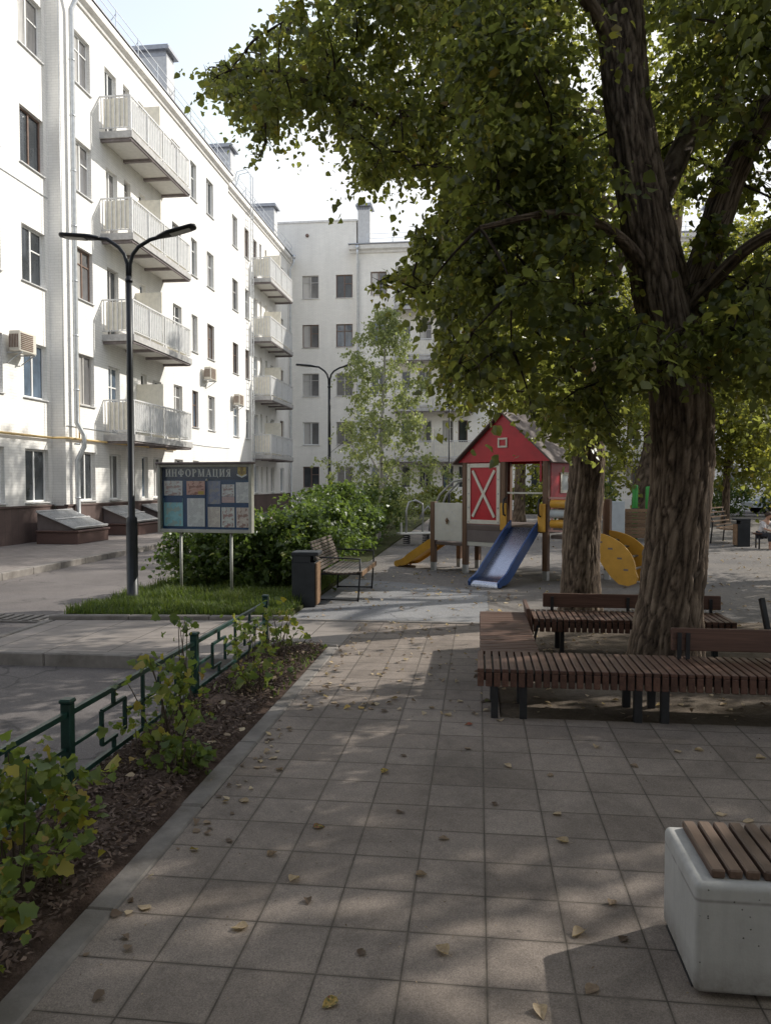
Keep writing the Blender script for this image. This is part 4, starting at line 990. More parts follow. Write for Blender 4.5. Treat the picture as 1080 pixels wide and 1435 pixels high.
for s in (-.70, .70):
    mb = MB()
    mb.tube([(.33, s, 0), (.36, s, .40), (.36, s, .60)], .012, 8); mb.tube([(.36, s, .60), (-.22, s, .62)], .012, 8)
    mb.tube([(-.22, s, 0), (-.2, s, .40), (-.35, s, .84)], .014, 8); mb.tube([(-.22, s, .02), (.33, s, .02)], .012, 8); mb.tube([(.36, s, .39), (-.2, s, .385)], .014, 8)
    mb.build('side_frame', 'dkmetal', PB)

# ================================================================== GREEN FENCE
GF = thing('garden_fence', 'low dark green metal fence with stepped pattern along the shrub bed', 'fence', (-2.12, 0, 0))
PY = [-1.75, .08, 1.91, 3.75, 5.56, 7.52]
for y in PY:
    mb = MB(); mb.bbox(-.027, y - .027, -.1, .027, y + .027, .505, .004); mb.bbox(-.034, y - .034, .505, .034, y + .034, .53, .008); mb.build('post', 'fence', GF)
for y0, y1 in zip(PY, PY[1:]):
    mb = MB(); L = y1 - y0
    for z, w in ((.45, .034), (.09, .03)): mb.bar((0, y0 + .026, z), (0, y1 - .026, z), w * .85, w * .85)
    f = lambda u: y0 + L * u
    s = .02
    for a, za, b, zb in ((0.02, .30, .20, .30), (.20, .18, .20, .395), (.20, .395, .36, .395), (.36, .18, .36, .395), (.20, .18, .30, .18), (.36, .30, .64, .30), (.64, .18, .64, .395), (.64, .395, .80, .395), (.80, .18, .80, .395), (.70, .18, .80, .18), (.80, .30, .98, .30),
                         (.28, .395, .28, .485), (.72, .395, .72, .485), (.28, .115, .28, .18), (.72, .115, .72, .18), (.5, .115, .5, .485)):
        mb.bar((0, f(a), za * .9), (0, f(b), zb * .9), s, s)
    mb.build('fence_panel', 'fence', GF)

# ================================================================== SLATTED BENCHES ROUND THE TREE
def slat_bench(name, label, x0, x1, y0, y1, z=.362, along='X', legs=(), pitch=.0565, w=.044, fas=.125, ends=True):
    """slats laid across the length, with a deep slatted fascia on both long sides"""
    t = thing(name, label, 'bench', ((x0 + x1) / 2, (y0 + y1) / 2, 0), 0, 'slatted benches round the trees')
    ox, oy = (x0 + x1) / 2, (y0 + y1) / 2
    mb = MB(); q = x0 if along == 'X' else y0; e = x1 if along == 'X' else y1
    while q + w <= e + .001:
        j = random.uniform(-.002, .002)
        if along == 'X':
            mb.bbox(q - ox, y0 - oy + j, z - .028, q + w - ox, y1 - oy + j, z + j * .5, .004)
            mb.bbox(q - ox, y0 - oy + j, z - fas, q + w - ox, y0 - oy + .028 + j, z - .0285, .004); mb.bbox(q - ox, y1 - oy - .028 + j, z - fas, q + w - ox, y1 - oy + j, z - .0285, .004)
        else:
            mb.bbox(x0 - ox + j, q - oy, z - .028, x1 - ox + j, q + w - oy, z + j * .5, .004)
            mb.bbox(x0 - ox + j, q - oy, z - fas, x0 - ox + .028 + j, q + w - oy, z - .0285, .004); mb.bbox(x1 - ox - .028 + j, q - oy, z - fas, x1 - ox + j, q + w - oy, z - .0285, .004)
        q += pitch
    mb.build('seat', 'woody' if along == 'X' else 'woodx', t)
    mb = MB(); mb.box(x0 - ox + .04, y0 - oy + .035, z - .09, x1 - ox - .04, y1 - oy - .035, z - .032); mb.build('frame', 'dkmetal', t)
    for lx, ly, lw, ld in legs:
        mb = MB(); mb.bbox(lx - ox - lw / 2, ly - oy - ld / 2, -.03, lx - ox + lw / 2, ly - oy + ld / 2, z - .0905, .004); mb.build('leg', 'dkmetal', t)
    return t, ox, oy
A, ox, oy = slat_bench('slatted_bench', 'long dark slatted bench nearest the camera in front of the thick tree trunk', .0, 4.75, 5.36, 5.94,
    legs=[(.12, 5.42, .05, .012), (.32, 5.44, .05, .05), (.12, 5.86, .05, .05), (.32, 5.86, .05, .05), (1.10, 5.45, .055, .055), (1.28, 5.45, .055, .055), (1.10, 5.86, .055, .055), (1.28, 5.86, .055, .055), (3.1, 5.45, .055, .055), (3.3, 5.45, .055, .055), (4.6, 5.6, .05, .4)])
def backrest(t, x0, x1, y, z0, z1, tilt, ox, oy, brk, th=.04, m='woodx'):
    T = Matrix.Translation((0, y - oy, z0)) @ Matrix.Rotation(R(-tilt), 4, 'X')
    mb = MB(); mb.bbox(x0 - ox, -th / 2, 0, x1 - ox, th / 2, z1 - z0, .006, T); b = mb.build('backrest', m, t)
    for q in brk:
        mb = MB(); mb.bar((q - ox, y - oy - .02, .34), (q - ox, y - oy - .03, z1 - .03), .012, .03); mb.build('bracket', 'dkmetal', t)
backrest(A, 1.42, 4.7, 5.86, .42, .585, 6, ox, oy, (1.47, 1.53, 2.9, 2.96, 4.3))
B, ox, oy = slat_bench('slatted_bench', 'short wide slatted bench section joining the two long benches on the left', .02, .47, 5.955, 7.86, z=.358, along='Y', legs=[(.1, 7.7, .05, .05), (.37, 7.7, .05, .05), (.1, 6.8, .05, .05)])
Cc, ox, oy = slat_bench('slatted_bench', 'slatted bench with a low plank backrest between the two thick trunks', .53, 2.42, 7.42, 7.98, legs=[(.80, 7.47, .04, .05), (.80, 7.9, .05, .05), (2.2, 7.47, .05, .05), (2.2, 7.9, .05, .05)])
backrest(Cc, .66, 2.4, 7.98, .39, .53, 4, ox, oy, (.75, 1.5, 2.3))
mb = MB(); T = Matrix.Translation((.505 - ox, 7.70 - oy, .27)) @ Matrix.Rotation(R(-9), 4, 'Y'); mb.bbox(-.02, -.30, -.06, .018, .31, .19, .006, T); mb.build('end_board', 'woody', Cc)
for q in (7.43, 7.93):
    mb = MB(); mb.bar((.50 - ox, q - oy, 0), (.57 - ox, q - oy, .30), .05, .02); mb.build('end_support', 'dkmetal', Cc)
D, ox, oy = slat_bench('slatted_bench', 'slatted bench with a pale tilted backrest at the right edge behind the long bench', 2.55, 4.7, 6.5, 7.05, z=.34, legs=[(2.56, 6.52, .07, .03), (2.58, 7.0, .07, .05), (4.5, 6.6, .05, .05), (4.5, 7.0, .05, .05)])
backrest(D, 2.60, 4.7, 7.06, .40, .60, 14, ox, oy, (3.4, 4.4), m='woodtan')
mb = MB(); mb.bar((2.54 - ox, 7.03 - oy, .22), (2.50 - ox, 7.16 - oy, .63), .06, .035); mb.build('end_support', 'dkmetal', D)

# concrete planter-like seat in the right foreground
CB = thing('concrete_bench', 'rounded white concrete block bench with wooden slats on top', 'bench', (1.5, 2.74, 0))
def rounded_box(x0, y0, z0, x1, y1, z1, r, taper=.0):
    bm = bmesh.new(); bmesh.ops.create_cube(bm, size=1.)
    for v in bm.verts:
        k = taper if v.co.z < 0 else 0.
        v.co = Vector((x0 if v.co.x < 0 else x1, y0 if v.co.y < 0 else y1, z0 if v.co.z < 0 else z1))
    ed = [e for e in bm.edges if not all(v.co.z == z0 for v in e.verts)]
    bmesh.ops.bevel(bm, geom=ed, offset=r, segments=6, profile=.5, affect='EDGES')
    bmesh.ops.recalc_face_normals(bm, faces=bm.faces)
    mb = MB(); mb.v = [tuple(v.co) for v in bm.verts]; bm.verts.index_update(); mb.f = [tuple(v.index for v in f.verts) for f in bm.faces]; mb.sm = [True] * len(mb.f); bm.free(); return mb
mb = rounded_box(-.805, -.225, .012, .95, .205, .372, .022); o = mb.build('block', 'concrete', CB)
o.data.set_sharp_from_angle(angle=R(50)) if hasattr(o.data, 'set_sharp_from_angle') else None
mb = MB(); mb.box(-.80, -.17, .0, .91, .17, .0125); mb.build('foot', 'dkmetal', CB)
mb = MB()
for i in range(31):
    x = -.745 + i * .0545; j = random.uniform(-.003, .003); mb.bbox(x, -.185 + j, .372, x + .043, .185 + j, .402 + random.uniform(-.001, .002), .005)
mb.build('slats', 'woodtop', CB)

# ================================================================== PLAYGROUND TOWER
PT = thing('playground_tower', 'red wooden play tower with a white framed barn door and gabled roof', 'play tower', (-.23, 14.35, -.016), R(-34))
S = 1.67; Dp = 1.5; EV = 2.08; PK = 2.90; PL = .90
def post(x, y, h, m='post'):
    mb = MB(); mb.bbox(x - .05, y - .05, .16, x + .05, y + .05, h, .008); o = mb.build('post', m, PT)
    mb = MB(); mb.bbox(x - .045, y - .045, -.05, x + .045, y + .045, .162, .004); mb.build('post_shoe', 'steeldull', o)
for x, y, h in ((0, 0, EV), (S, 0, EV), (0, Dp, EV), (S, Dp, EV), (-.74, 0, 1.32), (-.74, .85, 1.1), (-.3, .85, .56), (.83, 0, EV), (2.4, .1, 1.4), (2.4, .85, 1.4)): post(x, y, h)
mb = MB(); mb.bbox(-.04, -.04, PL - .09, S + .04, Dp + .04, PL, .008); mb.build('platform', 'deck', PT)
for q in ((-.78, -.02, .50, -.06, .9, .56), (S + .06, .05, .72, 2.46, .9, .78)):
    mb = MB(); mb.bbox(*q, .008); mb.build('side_platform', 'deck', PT)
# gables, roof slopes
for y in (-.065, Dp + .035):
    mb = MB(); mb.prism([(-.13, EV - .03), (S + .13, EV - .03), (S / 2, PK)], y, y + .03); mb.build('gable', 'red', PT)
for s in (-1, 1):
    mb = MB(); a = math.atan2(PK - EV + .03, S / 2 + .13); L = math.hypot(PK - EV, S / 2 + .13) + .10
    T = Matrix.Translation((S / 2, 0, PK + .012)) @ Matrix.Rotation(s * a, 4, 'Y')
    mb.bbox(0 if s > 0 else -L, -.16, .0, L if s > 0 else 0, Dp + .16, .03, .006, T); mb.build('roof', 'deck', PT)
mb = MB()
for k in range(12):   # cream horseshoe-like ring on the gable
    a = R(200 + k * 140 / 11); b = R(200 + (k + 1) * 140 / 11)
mb.bbox(S / 2 - .10, -.085, 2.30, S / 2 + .10, -.068, 2.335, .005); mb.bbox(S / 2 - .10, -.085, 2.3355, S / 2 - .065, -.068, 2.44, .005); mb.bbox(S / 2 + .065, -.085, 2.3355, S / 2 + .10, -.068, 2.44, .005); mb.bbox(S / 2 - .10, -.085, 2.4405, S / 2 + .10, -.068, 2.475, .005)
mb.build('gable_window', 'cream', PT)
# barn door
mb = MB(); mb.bbox(.055, -.03, PL + .02, .775, -.005, EV - .04, .004); dr = mb.build('barn_door', 'red', PT)
mb = MB(); x0, x1, z0, z1 = .06, .77, PL + .03, EV - .05; f = .075
for q in ((x0, z0, x0 + f, z1), (x1 - f, z0, x1, z1), (x0 + f, z0, x1 - f, z0 + f), (x0 + f, z1 - f, x1 - f, z1)): mb.bbox(q[0], -.05, q[1], q[2], -.031, q[3], .004)
mb.bar((x0 + .12, -.041, z0 + .13), (x1 - .12, -.041, z1 - .13), .018, .05); mb.bar((x0 + .12, -.044, z1 - .13), (x1 - .12, -.044, z0 + .13), .018, .05)
mb.build('cross_frame', 'cream', dr)
mb = MB()
for q in (x0 + f / 2, x1 - f / 2):
    for z in np.linspace(z0 + .04, z1 - .04, 5): mb.tube([(q, -.056, z), (q, -.05, z)], .014, 8)
mb.build('bolts', 'steeldull', dr)
mb = MB(); mb.bbox(.0, -.035, .60, .83, -.008, PL + .015, .004); mb.build('skirt_panel', 'brown_panel', PT)
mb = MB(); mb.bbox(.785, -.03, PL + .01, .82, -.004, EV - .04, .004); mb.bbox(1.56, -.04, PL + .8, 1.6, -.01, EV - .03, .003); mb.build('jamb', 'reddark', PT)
# side walls with windows
for x in (S + .03, -.055):
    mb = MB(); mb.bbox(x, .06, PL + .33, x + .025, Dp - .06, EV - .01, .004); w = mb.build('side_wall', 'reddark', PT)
    q = x + .026 if x > 0 else x - .016
    mb = MB()
    for y0, y1, za, zb in ((.38, .43, 1.50, 1.86), (.73, .78, 1.50, 1.86), (.431, .729, 1.50, 1.55), (.431, .729, 1.81, 1.86)): mb.bbox(q, y0, za, q + .015, y1, zb, .003)
    mb.build('window_frame', 'offwhite', w)
    mb = MB(); mb.box(q + .002, .43, 1.55, q + .006, .73, 1.81); mb.build('window_pane', 'greypanel', w)
mb = MB(); mb.bar((.87, .02, 1.50), (1.63, .02, 1.50), .03); mb.bar((.87, Dp, 1.45), (1.63, Dp, 1.45), .03); mb.bar((.87, Dp, 1.15), (1.63, Dp, 1.15), .03); mb.build('cross_rail', 'offwhite', PT)
for x in (.9, 1.6):
    mb = MB(); mb.tube([(x, -.03, 1.08), (x + .0, -.13, 1.12), (x, -.15, 1.25), (x, -.13, 1.38), (x, -.03, 1.42)], .017, 8); mb.build('handle', 'bin', PT)
mb = MB(); mb.bbox(1.25, Dp - .3, PL, 1.42, Dp - .2, 1.32, .01); mb.build('steering_post', 'post', PT)
mb = MB(); mb.tube([(1.52, .25, PL), (1.52, .25, 1.2), (1.52, .6, 1.2), (1.52, .6, PL)], .02, 8); mb.build('grab_bar', 'green', PT)
for x0, x1 in ((.79, .93), (1.545, 1.70)):
    mb = MB(); mb.bbox(x0, -.085, .83, x1, -.057, 1.32, .012); mb.build('slide_cheek', 'yellow', PT)
# low clock panel and little slide
mb = MB(); mb.bbox(-.72, -.04, .585, -.05, -.015, 1.30, .006); cp = mb.build('clock_panel', 'offwhite', PT)
mb = MB()
for k in range(12):
    a = 2 * PI * k / 12; x, z = -.385 + .19 * math.sin(a), .97 + .19 * math.cos(a); mb.box(x - .010, -.0425, z - .018, x + .010, -.0405, z + .018)
mb.build('clock_numerals', 'chim', cp)
mb = MB(); mb.tube([(-.385, -.085, .97), (-.385, -.041, .97)], .026, 10); mb.bbox(-.40, -.075, .90, -.37, -.06, 1.02, .004); mb.build('clock_hand', 'woodtan', cp)
mb = MB(); mb.box(-.06, -.03, .56, .0, .0, .585); mb.bbox(-.02, -.025, .52, .80, -.0, .60, .004); mb.build('edge_trim', 'offwhite', PT)
def slide(name, label, T, L, H, w, bed, cheek, hgt, th=.03):
    """slide running towards local -y from (0,0,H)"""
    t = thing(name, label, 'slide', tuple(T.translation), T.to_euler().z, 'slides of the play tower')
    prof = []
    for i in range(21):
        u = i / 20; y = -L * u; z = H * (1 - u) ** 1 if False else H * (1 - (3 * u ** 2 - 2 * u ** 3) * .0 - u)
        z = .10 + (H - .10) * (1 - u / .84) if u < .84 else .10
        prof.append([y, z])
    P = np.array(prof)
    for _ in range(4): P[1:-1, 1] = (P[:-2, 1] + 2 * P[1:-1, 1] + P[2:, 1]) / 4
    P = [tuple(p) for p in P] + [(-L - .05, P[-1][1] - .015), (-L - .085, P[-1][1] - .055), (-L - .08, P[-1][1] - .10)]
    mb = MB(); n = len(P)
    V = [(x, y, z) for y, z in P for x in (-w / 2, w / 2)] + [(x, y, z - .012) for y, z in P for x in (-w / 2, w / 2)]
    F = [(2 * i, 2 * i + 1, 2 * i + 3, 2 * i + 2) for i in range(n - 1)] + [(2 * n + 2 * i + 2, 2 * n + 2 * i + 3, 2 * n + 2 * i + 1, 2 * n + 2 * i) for i in range(n - 1)]
    mb.add(V, F, True); mb.build('chute', bed, t)
    for s in (-1, 1):
        mb = MB(); top = []; bot = []
        for i, (y, z) in enumerate(P[:21]):
            u = i / 20; k = hgt * (1 if u < .75 else max(.30, 1 - (u - .75) / .25 * .7)) * (.75 + .25 * min(1, u * 5)); top.append((y, z + k)); bot.append((y, max(z - .07, .0)))
        e = P[20]; nose = [(e[0] - .06, e[1] + hgt * .22), (e[0] - .11, e[1] - .01), (e[0] - .10, .02), (e[0] - .03, .0)]
        poly = top + nose + bot[::-1]
        Tm = Matrix(((0, 1, 0, s * (w / 2 + th / 2 + .001)), (1, 0, 0, 0), (0, 0, 1, 0), (0, 0, 0, 1)))
        mb.prism(poly, -th / 2, th / 2, Tm); mb.build('side_rail', cheek, t)
    return t
Tp = Matrix.Translation((-.23, 14.35, -.016)) @ Matrix.Rotation(R(-34), 4, 'Z')
slide('slide', 'steel slide with blue sides coming down from the red play tower', Tp @ Matrix.Translation((1.27, -.04, 0)) @ Matrix.Rotation(R(4), 4, 'Z'), 1.33, .90, .50, 'steel', 'blue', .16)
slide('slide', 'short yellow slide leaving the low deck on the left of the tower', Tp @ Matrix.Translation((-.77, .30, 0)) @ Matrix.Rotation(R(-90 + 3), 4, 'Z'), .88, .56, .42, 'yellow', 'yellow', .12)
# roller wall at the right and the yellow curved climber
for k in range(3):
    mb = MB(); z = .98 + k * .17; mb.tube([(S + .10, .0, z), (2.36, .04, z)], .072, 16); mb.build('roller', 'yellow' if k != 1 else 'greypanel', PT)
mb = MB()
for z in (.86, 1.42): mb.bar((S + .05, -.01, z), (2.4, .03, z), .03)
for x in (S + .11, 2.34): mb.bar((x, .0, .86), (x, .0, 1.42), .03)
mb.build('roller_frame', 'pink', PT)
for y in (.14, .80):
    out = []
    for k in range(25):
        u = k / 24; a = R(92 - 110 * u); out.append((2.38 + .92 * math.sin(u * PI * .5) * 1.02, 1.02 * math.cos(u * PI * .5) ** .8 + .04))
    inn = [(2.38 + .66 * math.sin(u * PI * .5), .62 * math.cos(u * PI * .5)) for u in np.linspace(1, 0, 12)]
    poly = [(2.40, .86)] + [(2.40 + .80 * math.sin(u * PI / 2), .26 + .60 * math.cos(u * PI / 2)) for u in np.linspace(.05, 1, 14)] + [(3.24, .16), (3.20, .06), (3.08, .01), (2.92, .03), (2.78, .14), (2.62, .34), (2.50, .55), (2.42, .70)]
    mb = MB(); mb.prism(poly, y, y + .03); cl = mb.build('climber_side', 'yellow', PT)
    mb = MB()
    for x, z in ((2.58, .70), (2.76, .60), (2.92, .45), (3.03, .27)): mb.box(x - .03, y - .0015, z - .014, x + .05, y - .0005, z + .014, None)
    mb.build('grip_slot', 'brown_panel', cl)
mb = MB()
for x, z in ((2.58, .70), (2.76, .60), (2.92, .44), (3.03, .26)): mb.tube([(x, .17, z), (x, .80, z)], .022, 8)
mb.build('climber_rungs', 'steeldull', PT)

# spring rider behind the small slide, hoop
SR = thing('spring_rider', 'pale spring rocker with a bent tube handle behind the yellow slide', 'spring rider', (-1.65, 20.6, -.016), R(25))
mb = MB()
for k in range(2):
    pts = [(k * .55 - .27 + .09 * math.cos(a), .09 * math.sin(a), .05 + .25 * a / (2 * PI * 5)) for a in np.linspace(0, 2 * PI * 5, 60)]; mb.tube(pts, .013, 6)
mb.build('spring', 'dkmetal', SR)
mb = MB(); mb.bbox(-.5, -.17, .30, .5, .17, .36, .02); mb.bbox(-.45, -.03, .36, -.4, .03, .62, .01); mb.build('seat', 'offwhite', SR)
mb = MB()
mb.tube([(-.32, -.1, .36), (-.32, -.1, .95), (-.24, -.1, 1.17), (-.05, -.1, 1.22), (.14, -.1, 1.12), (.16, -.1, .92), (.06, -.1, .72)], .03, 10); mb.tube([(.22, .1, .36), (.24, .1, .9), (.38, .1, 1.05), (.50, .1, .9)], .025, 8); mb.build('handle', 'steeldull', SR)
HP = thing('climbing_arch', 'thin pale metal arch rising behind the clock panel', 'climbing arch', (-1.3, 21.5, -.016), R(-20))
mb = MB()
for y in (0, .5): mb.tube([(-.1, y, 0), (0, y, .8), (.25, y, 1.35), (.65, y, 1.72), (1.2, y, 1.85), (1.8, y, 1.6), (2.1, y, 1.), (2.2, y, 0)], .032, 10)
mb.build('rails', 'steeldull', HP)
mb = MB()
for x, z in ((-.03, .5), (.12, 1.1), (.45, 1.58), (1.2, 1.85), (1.85, 1.5)): mb.tube([(x, 0, z), (x, .5, z)], .016, 8)
mb.build('rungs', 'steeldull', HP)
# pale upright panel, slatted wall, green pegs
PN = thing('playground_board', 'pale blue grey play panel on a brown post right of the tower', 'play panel', (3.86, 22.6, -.016), R(-4))
mb = MB(); mb.bbox(-.19, -.03, .06, .28, .0, 1.16, .012); mb.build('panel', 'greypanel', PN)
mb = MB(); mb.bbox(-.32, -.05, 0, -.195, .06, 1.16, .008); mb.build('post', 'post', PN)
LW = thing('slatted_screen', 'low reddish slatted wooden screen between the pale panel and the thick trunk', 'wooden screen', (4.85, 23.0, -.016), R(-3))
mb = MB()
for i in range(8): mb.bbox(-.62, -.03, .08 + i * .108, .62, .0, .175 + i * .108, .006)
mb.build('slats', 'woodtan', LW)
mb = MB()
for x in (-.55, .55): mb.bbox(x - .05, .001, 0, x + .05, .08, .9, .006)
mb.build('posts', 'post', LW)
for x, y, h, lab in ((4.60, 23.5, 1.62, 'bright green plastic play pole, left of the pair behind the slatted screen'), (4.98, 23.5, 1.58, 'bright green plastic play pole next to the thick trunk behind the slatted screen')):
    t = thing('play_pole', lab, 'play pole', (x, y, -.016), 0, 'green play poles')
    mb = MB(); mb.tube([(0, 0, 0), (0, 0, h - .03), (0, 0, h)], [.085, .085, .07], 16); mb.build('tube', 'green', t)
    mb = MB(); mb.tube([(0, 0, h * .55), (0, 0, h * .55 + .05)], .092, 16); mb.build('collar', 'dkmetal', t)
# swing bench on the right
SW = thing('swing_bench', 'tan slatted curved bench seen end on beside the far black bin', 'bench', (7.02, 22.6, -.016), R(-32))
mb = MB()
for k in range(15):
    u = k / 14
    if u < .5: x, z, a = -.35 + .55 * u * 2 * .9, .42 + .03 * math.cos(u * 6), 0
    pts = [(-.42, .98), (-.38, .86), (-.33, .74), (-.27, .62), (-.2, .52), (-.12, .45), (-.03, .42), (.06, .41), (.15, .41), (.24, .42), (.32, .43), (.38, .42)]
for (x, z), (x2, z2) in zip(pts, pts[1:]):
    mb.bar((x, -.75, z), (x, .75, z), .075, .03)
mb.build('slats', 'woodtan', SW)
for y in (-.6, .6):
    mb = MB(); mb.tube([(-.35, y, 0), (-.30, y, .6), (-.42, y, 1.0)], .02, 8); mb.tube([(.3, y, 0), (.28, y, .4), (-.2, y, .44)], .02, 8); mb.build('side_frame', 'dkmetal', SW)
FB = thing('flat_bench', 'dark flat bench on thin legs under the two seated people', 'bench', (7.62, 20.7, -.016), R(-5))
mb = MB()
for i in range(5): mb.bbox(-.6, -.2 + i * .082, .37, .9, -.128 + i * .082, .40, .005)
mb.build('seat', 'woodx', FB)
for x in (-.5, .8):
    mb = MB(); mb.tube([(x, -.16, .37), (x, -.16, 0)], .02, 8); mb.tube([(x, .16, .37), (x, .16, 0)], .02, 8); mb.build('leg', 'dkmetal', FB)

# ================================================================== PEOPLE (two small seated figures)
def skin_mesh(name, verts, edges, rad, m, parent, sub=2):
    me = bpy.data.meshes.new(name); me.from_pydata(verts, edges, []); me.update()
    o = link(name, me, parent); me.materials.append(M[m])
    md = o.modifiers.new('Skin', 'SKIN'); md.use_smooth_shade = True
    if not me.skin_vertices: 
        bm = bmesh.new(); bm.from_mesh(me); bm.verts.layers.skin.verify(); bm.to_mesh(me); bm.free()
    for i, r in enumerate(rad):
        sv = me.skin_vertices[0].data[i]; sv.radius = (r, r) if not hasattr(r, '__len__') else r; sv.use_root = (i == 0)
    s = o.modifiers.new('Sub', 'SUBSURF'); s.levels = sub; s.render_levels = sub
    return o
def seated(label, loc, rz, shirt, k=1.):
    p = thing('person', label, 'person', loc, rz, 'people sitting on the far bench')
    # pelvis, spine leaning forward, neck, head, arms to the lap, legs to the ground (facing -y)
    V = [(0, 0, .46), (0, -.03, .60), (0, -.10, .76), (0, -.16, .88), (0, -.20, .95), (0, -.24, 1.02), (0, -.265, 1.10), (0, -.27, 1.16),
         (-.09, -.02, .46), (-.10, -.36, .47), (-.10, -.38, .24), (-.10, -.37, .05), (-.10, -.50, .03),
         (.09, -.02, .46), (.10, -.36, .47), (.11, -.40, .24), (.11, -.39, .05), (.11, -.52, .03),
         (-.15, -.16, .85), (-.20, -.26, .66), (-.10, -.42, .60), (-.06, -.47, .60), (.15, -.16, .85), (.20, -.27, .66), (.10, -.43, .61), (.06, -.48, .61)]
    E = [(0, 1), (1, 2), (2, 3), (3, 4), (4, 5), (5, 6), (6, 7), (0, 8), (8, 9), (9, 10), (10, 11), (11, 12), (0, 13), (13, 14), (14, 15), (15, 16), (16, 17), (3, 18), (18, 19), (19, 20), (20, 21), (3, 22), (22, 23), (23, 24), (24, 25)]
    r = [.10, .105, .11, .09, .045, .075, .092, .06, .08, .062, .048, .035, .032, .08, .062, .048, .035, .032, .05, .036, .03, .028, .05, .036, .03, .028]
    V = [tuple(c * k for c in v) for v in V]; r = [x * k for x in r]
    skin_mesh('body', V, E, r, 'skin', p)
    sh = [0, 1, 2, 3, 18, 19, 22, 23]; ix = {a: i for i, a in enumerate(sh)}
    skin_mesh('shirt', [V[i] for i in sh], [(ix[a], ix[b]) for a, b in E if a in ix and b in ix], [r[i] * 1.14 + .006 for i in sh], shirt, p)
    tr = [0, 8, 9, 10, 13, 14, 15]; ix = {a: i for i, a in enumerate(tr)}
    skin_mesh('trousers', [V[i] for i in tr], [(ix[a], ix[b]) for a, b in E if a in ix and b in ix], [r[i] * 1.12 + .006 for i in tr], 'trouser', p)
    mb = MB(); n = 10; hv = []
    for i in range(n + 1):
        th = PI * .62 * i / n
        for j in range(14):
            a = 2 * PI * j / 14; q = Vector((math.sin(th) * math.cos(a) * .102, math.sin(th) * math.sin(a) * .11, math.cos(th) * .105))
            q.rotate(Matrix.Rotation(R(-22), 3, 'X')); hv.append(tuple((Vector((0, -.245, 1.09)) + q) * k))
    mb.add(hv, [(i * 14 + j, i * 14 + (j + 1) % 14, (i + 1) * 14 + (j + 1) % 14, (i + 1) * 14 + j) for i in range(n) for j in range(14)], True); mb.build('hair', 'hair', p)
seated('person in a white shirt bending forward on the far flat bench', (7.20, 20.72, -.04), R(35), 'shirt_white', .82)
seated('person in a blue top sitting at the right edge on the far flat bench', (7.62, 20.75, -.04), R(10), 'shirt_blue', .86)

# pale parked car seen through the bushes on the right
PC = thing('parked_car', 'pale parked car half hidden behind the bushes on the far right', 'car', (17.0, 45.2, -.016), R(4))
mb = MB()
prof = [(-2.1, .35), (-2.15, .62), (-1.95, .82), (-1.25, .92), (-.65, 1.38), (.75, 1.42), (1.45, .98), (2.05, .88), (2.15, .6), (2.1, .35)]
V = []; 
for x, z in prof:
    w = .84 if z < .95 else .84 - (z - .95) * .42
    V += [(x, -w, z), (x, w, z)]
npf = len(prof)
mb.add(V, [(2 * i, 2 * i + 1, 2 * i + 3, 2 * i + 2) for i in range(npf - 1)] + [tuple(range(0, 2 * npf, 2)), tuple(range(2 * npf - 1, 0, -2)), (0, 2 * npf - 2, 2 * npf - 1, 1)]); mb.build('body', 'carwhite', PC)
mb = MB()
for s in (-1, 1):
    mb.add([(-1.05, s * .835, .98), (-.6, s * .70, 1.32), (.05, s * .70, 1.34), (.05, s * .835, .98)], [(0, 1, 2, 3)]); mb.add([(.12, s * .835, .98), (.12, s * .70, 1.34), (.72, s * .70, 1.34), (1.2, s * .835, .98)], [(0, 1, 2, 3)])
mb.build('window', 'g_dark', PC)
for x in (-1.35, 1.35):
    for s in (-1, 1):
        mb = MB(); mb.tube([(x, s * .70, .31), (x, s * .88, .31)], .31, 20); wh = mb.build('wheel', 'tyre', PC)
        mb = MB(); mb.tube([(x, s * .87, .31), (x, s * .89, .31)], .19, 14); mb.build('rim', 'steeldull', wh)

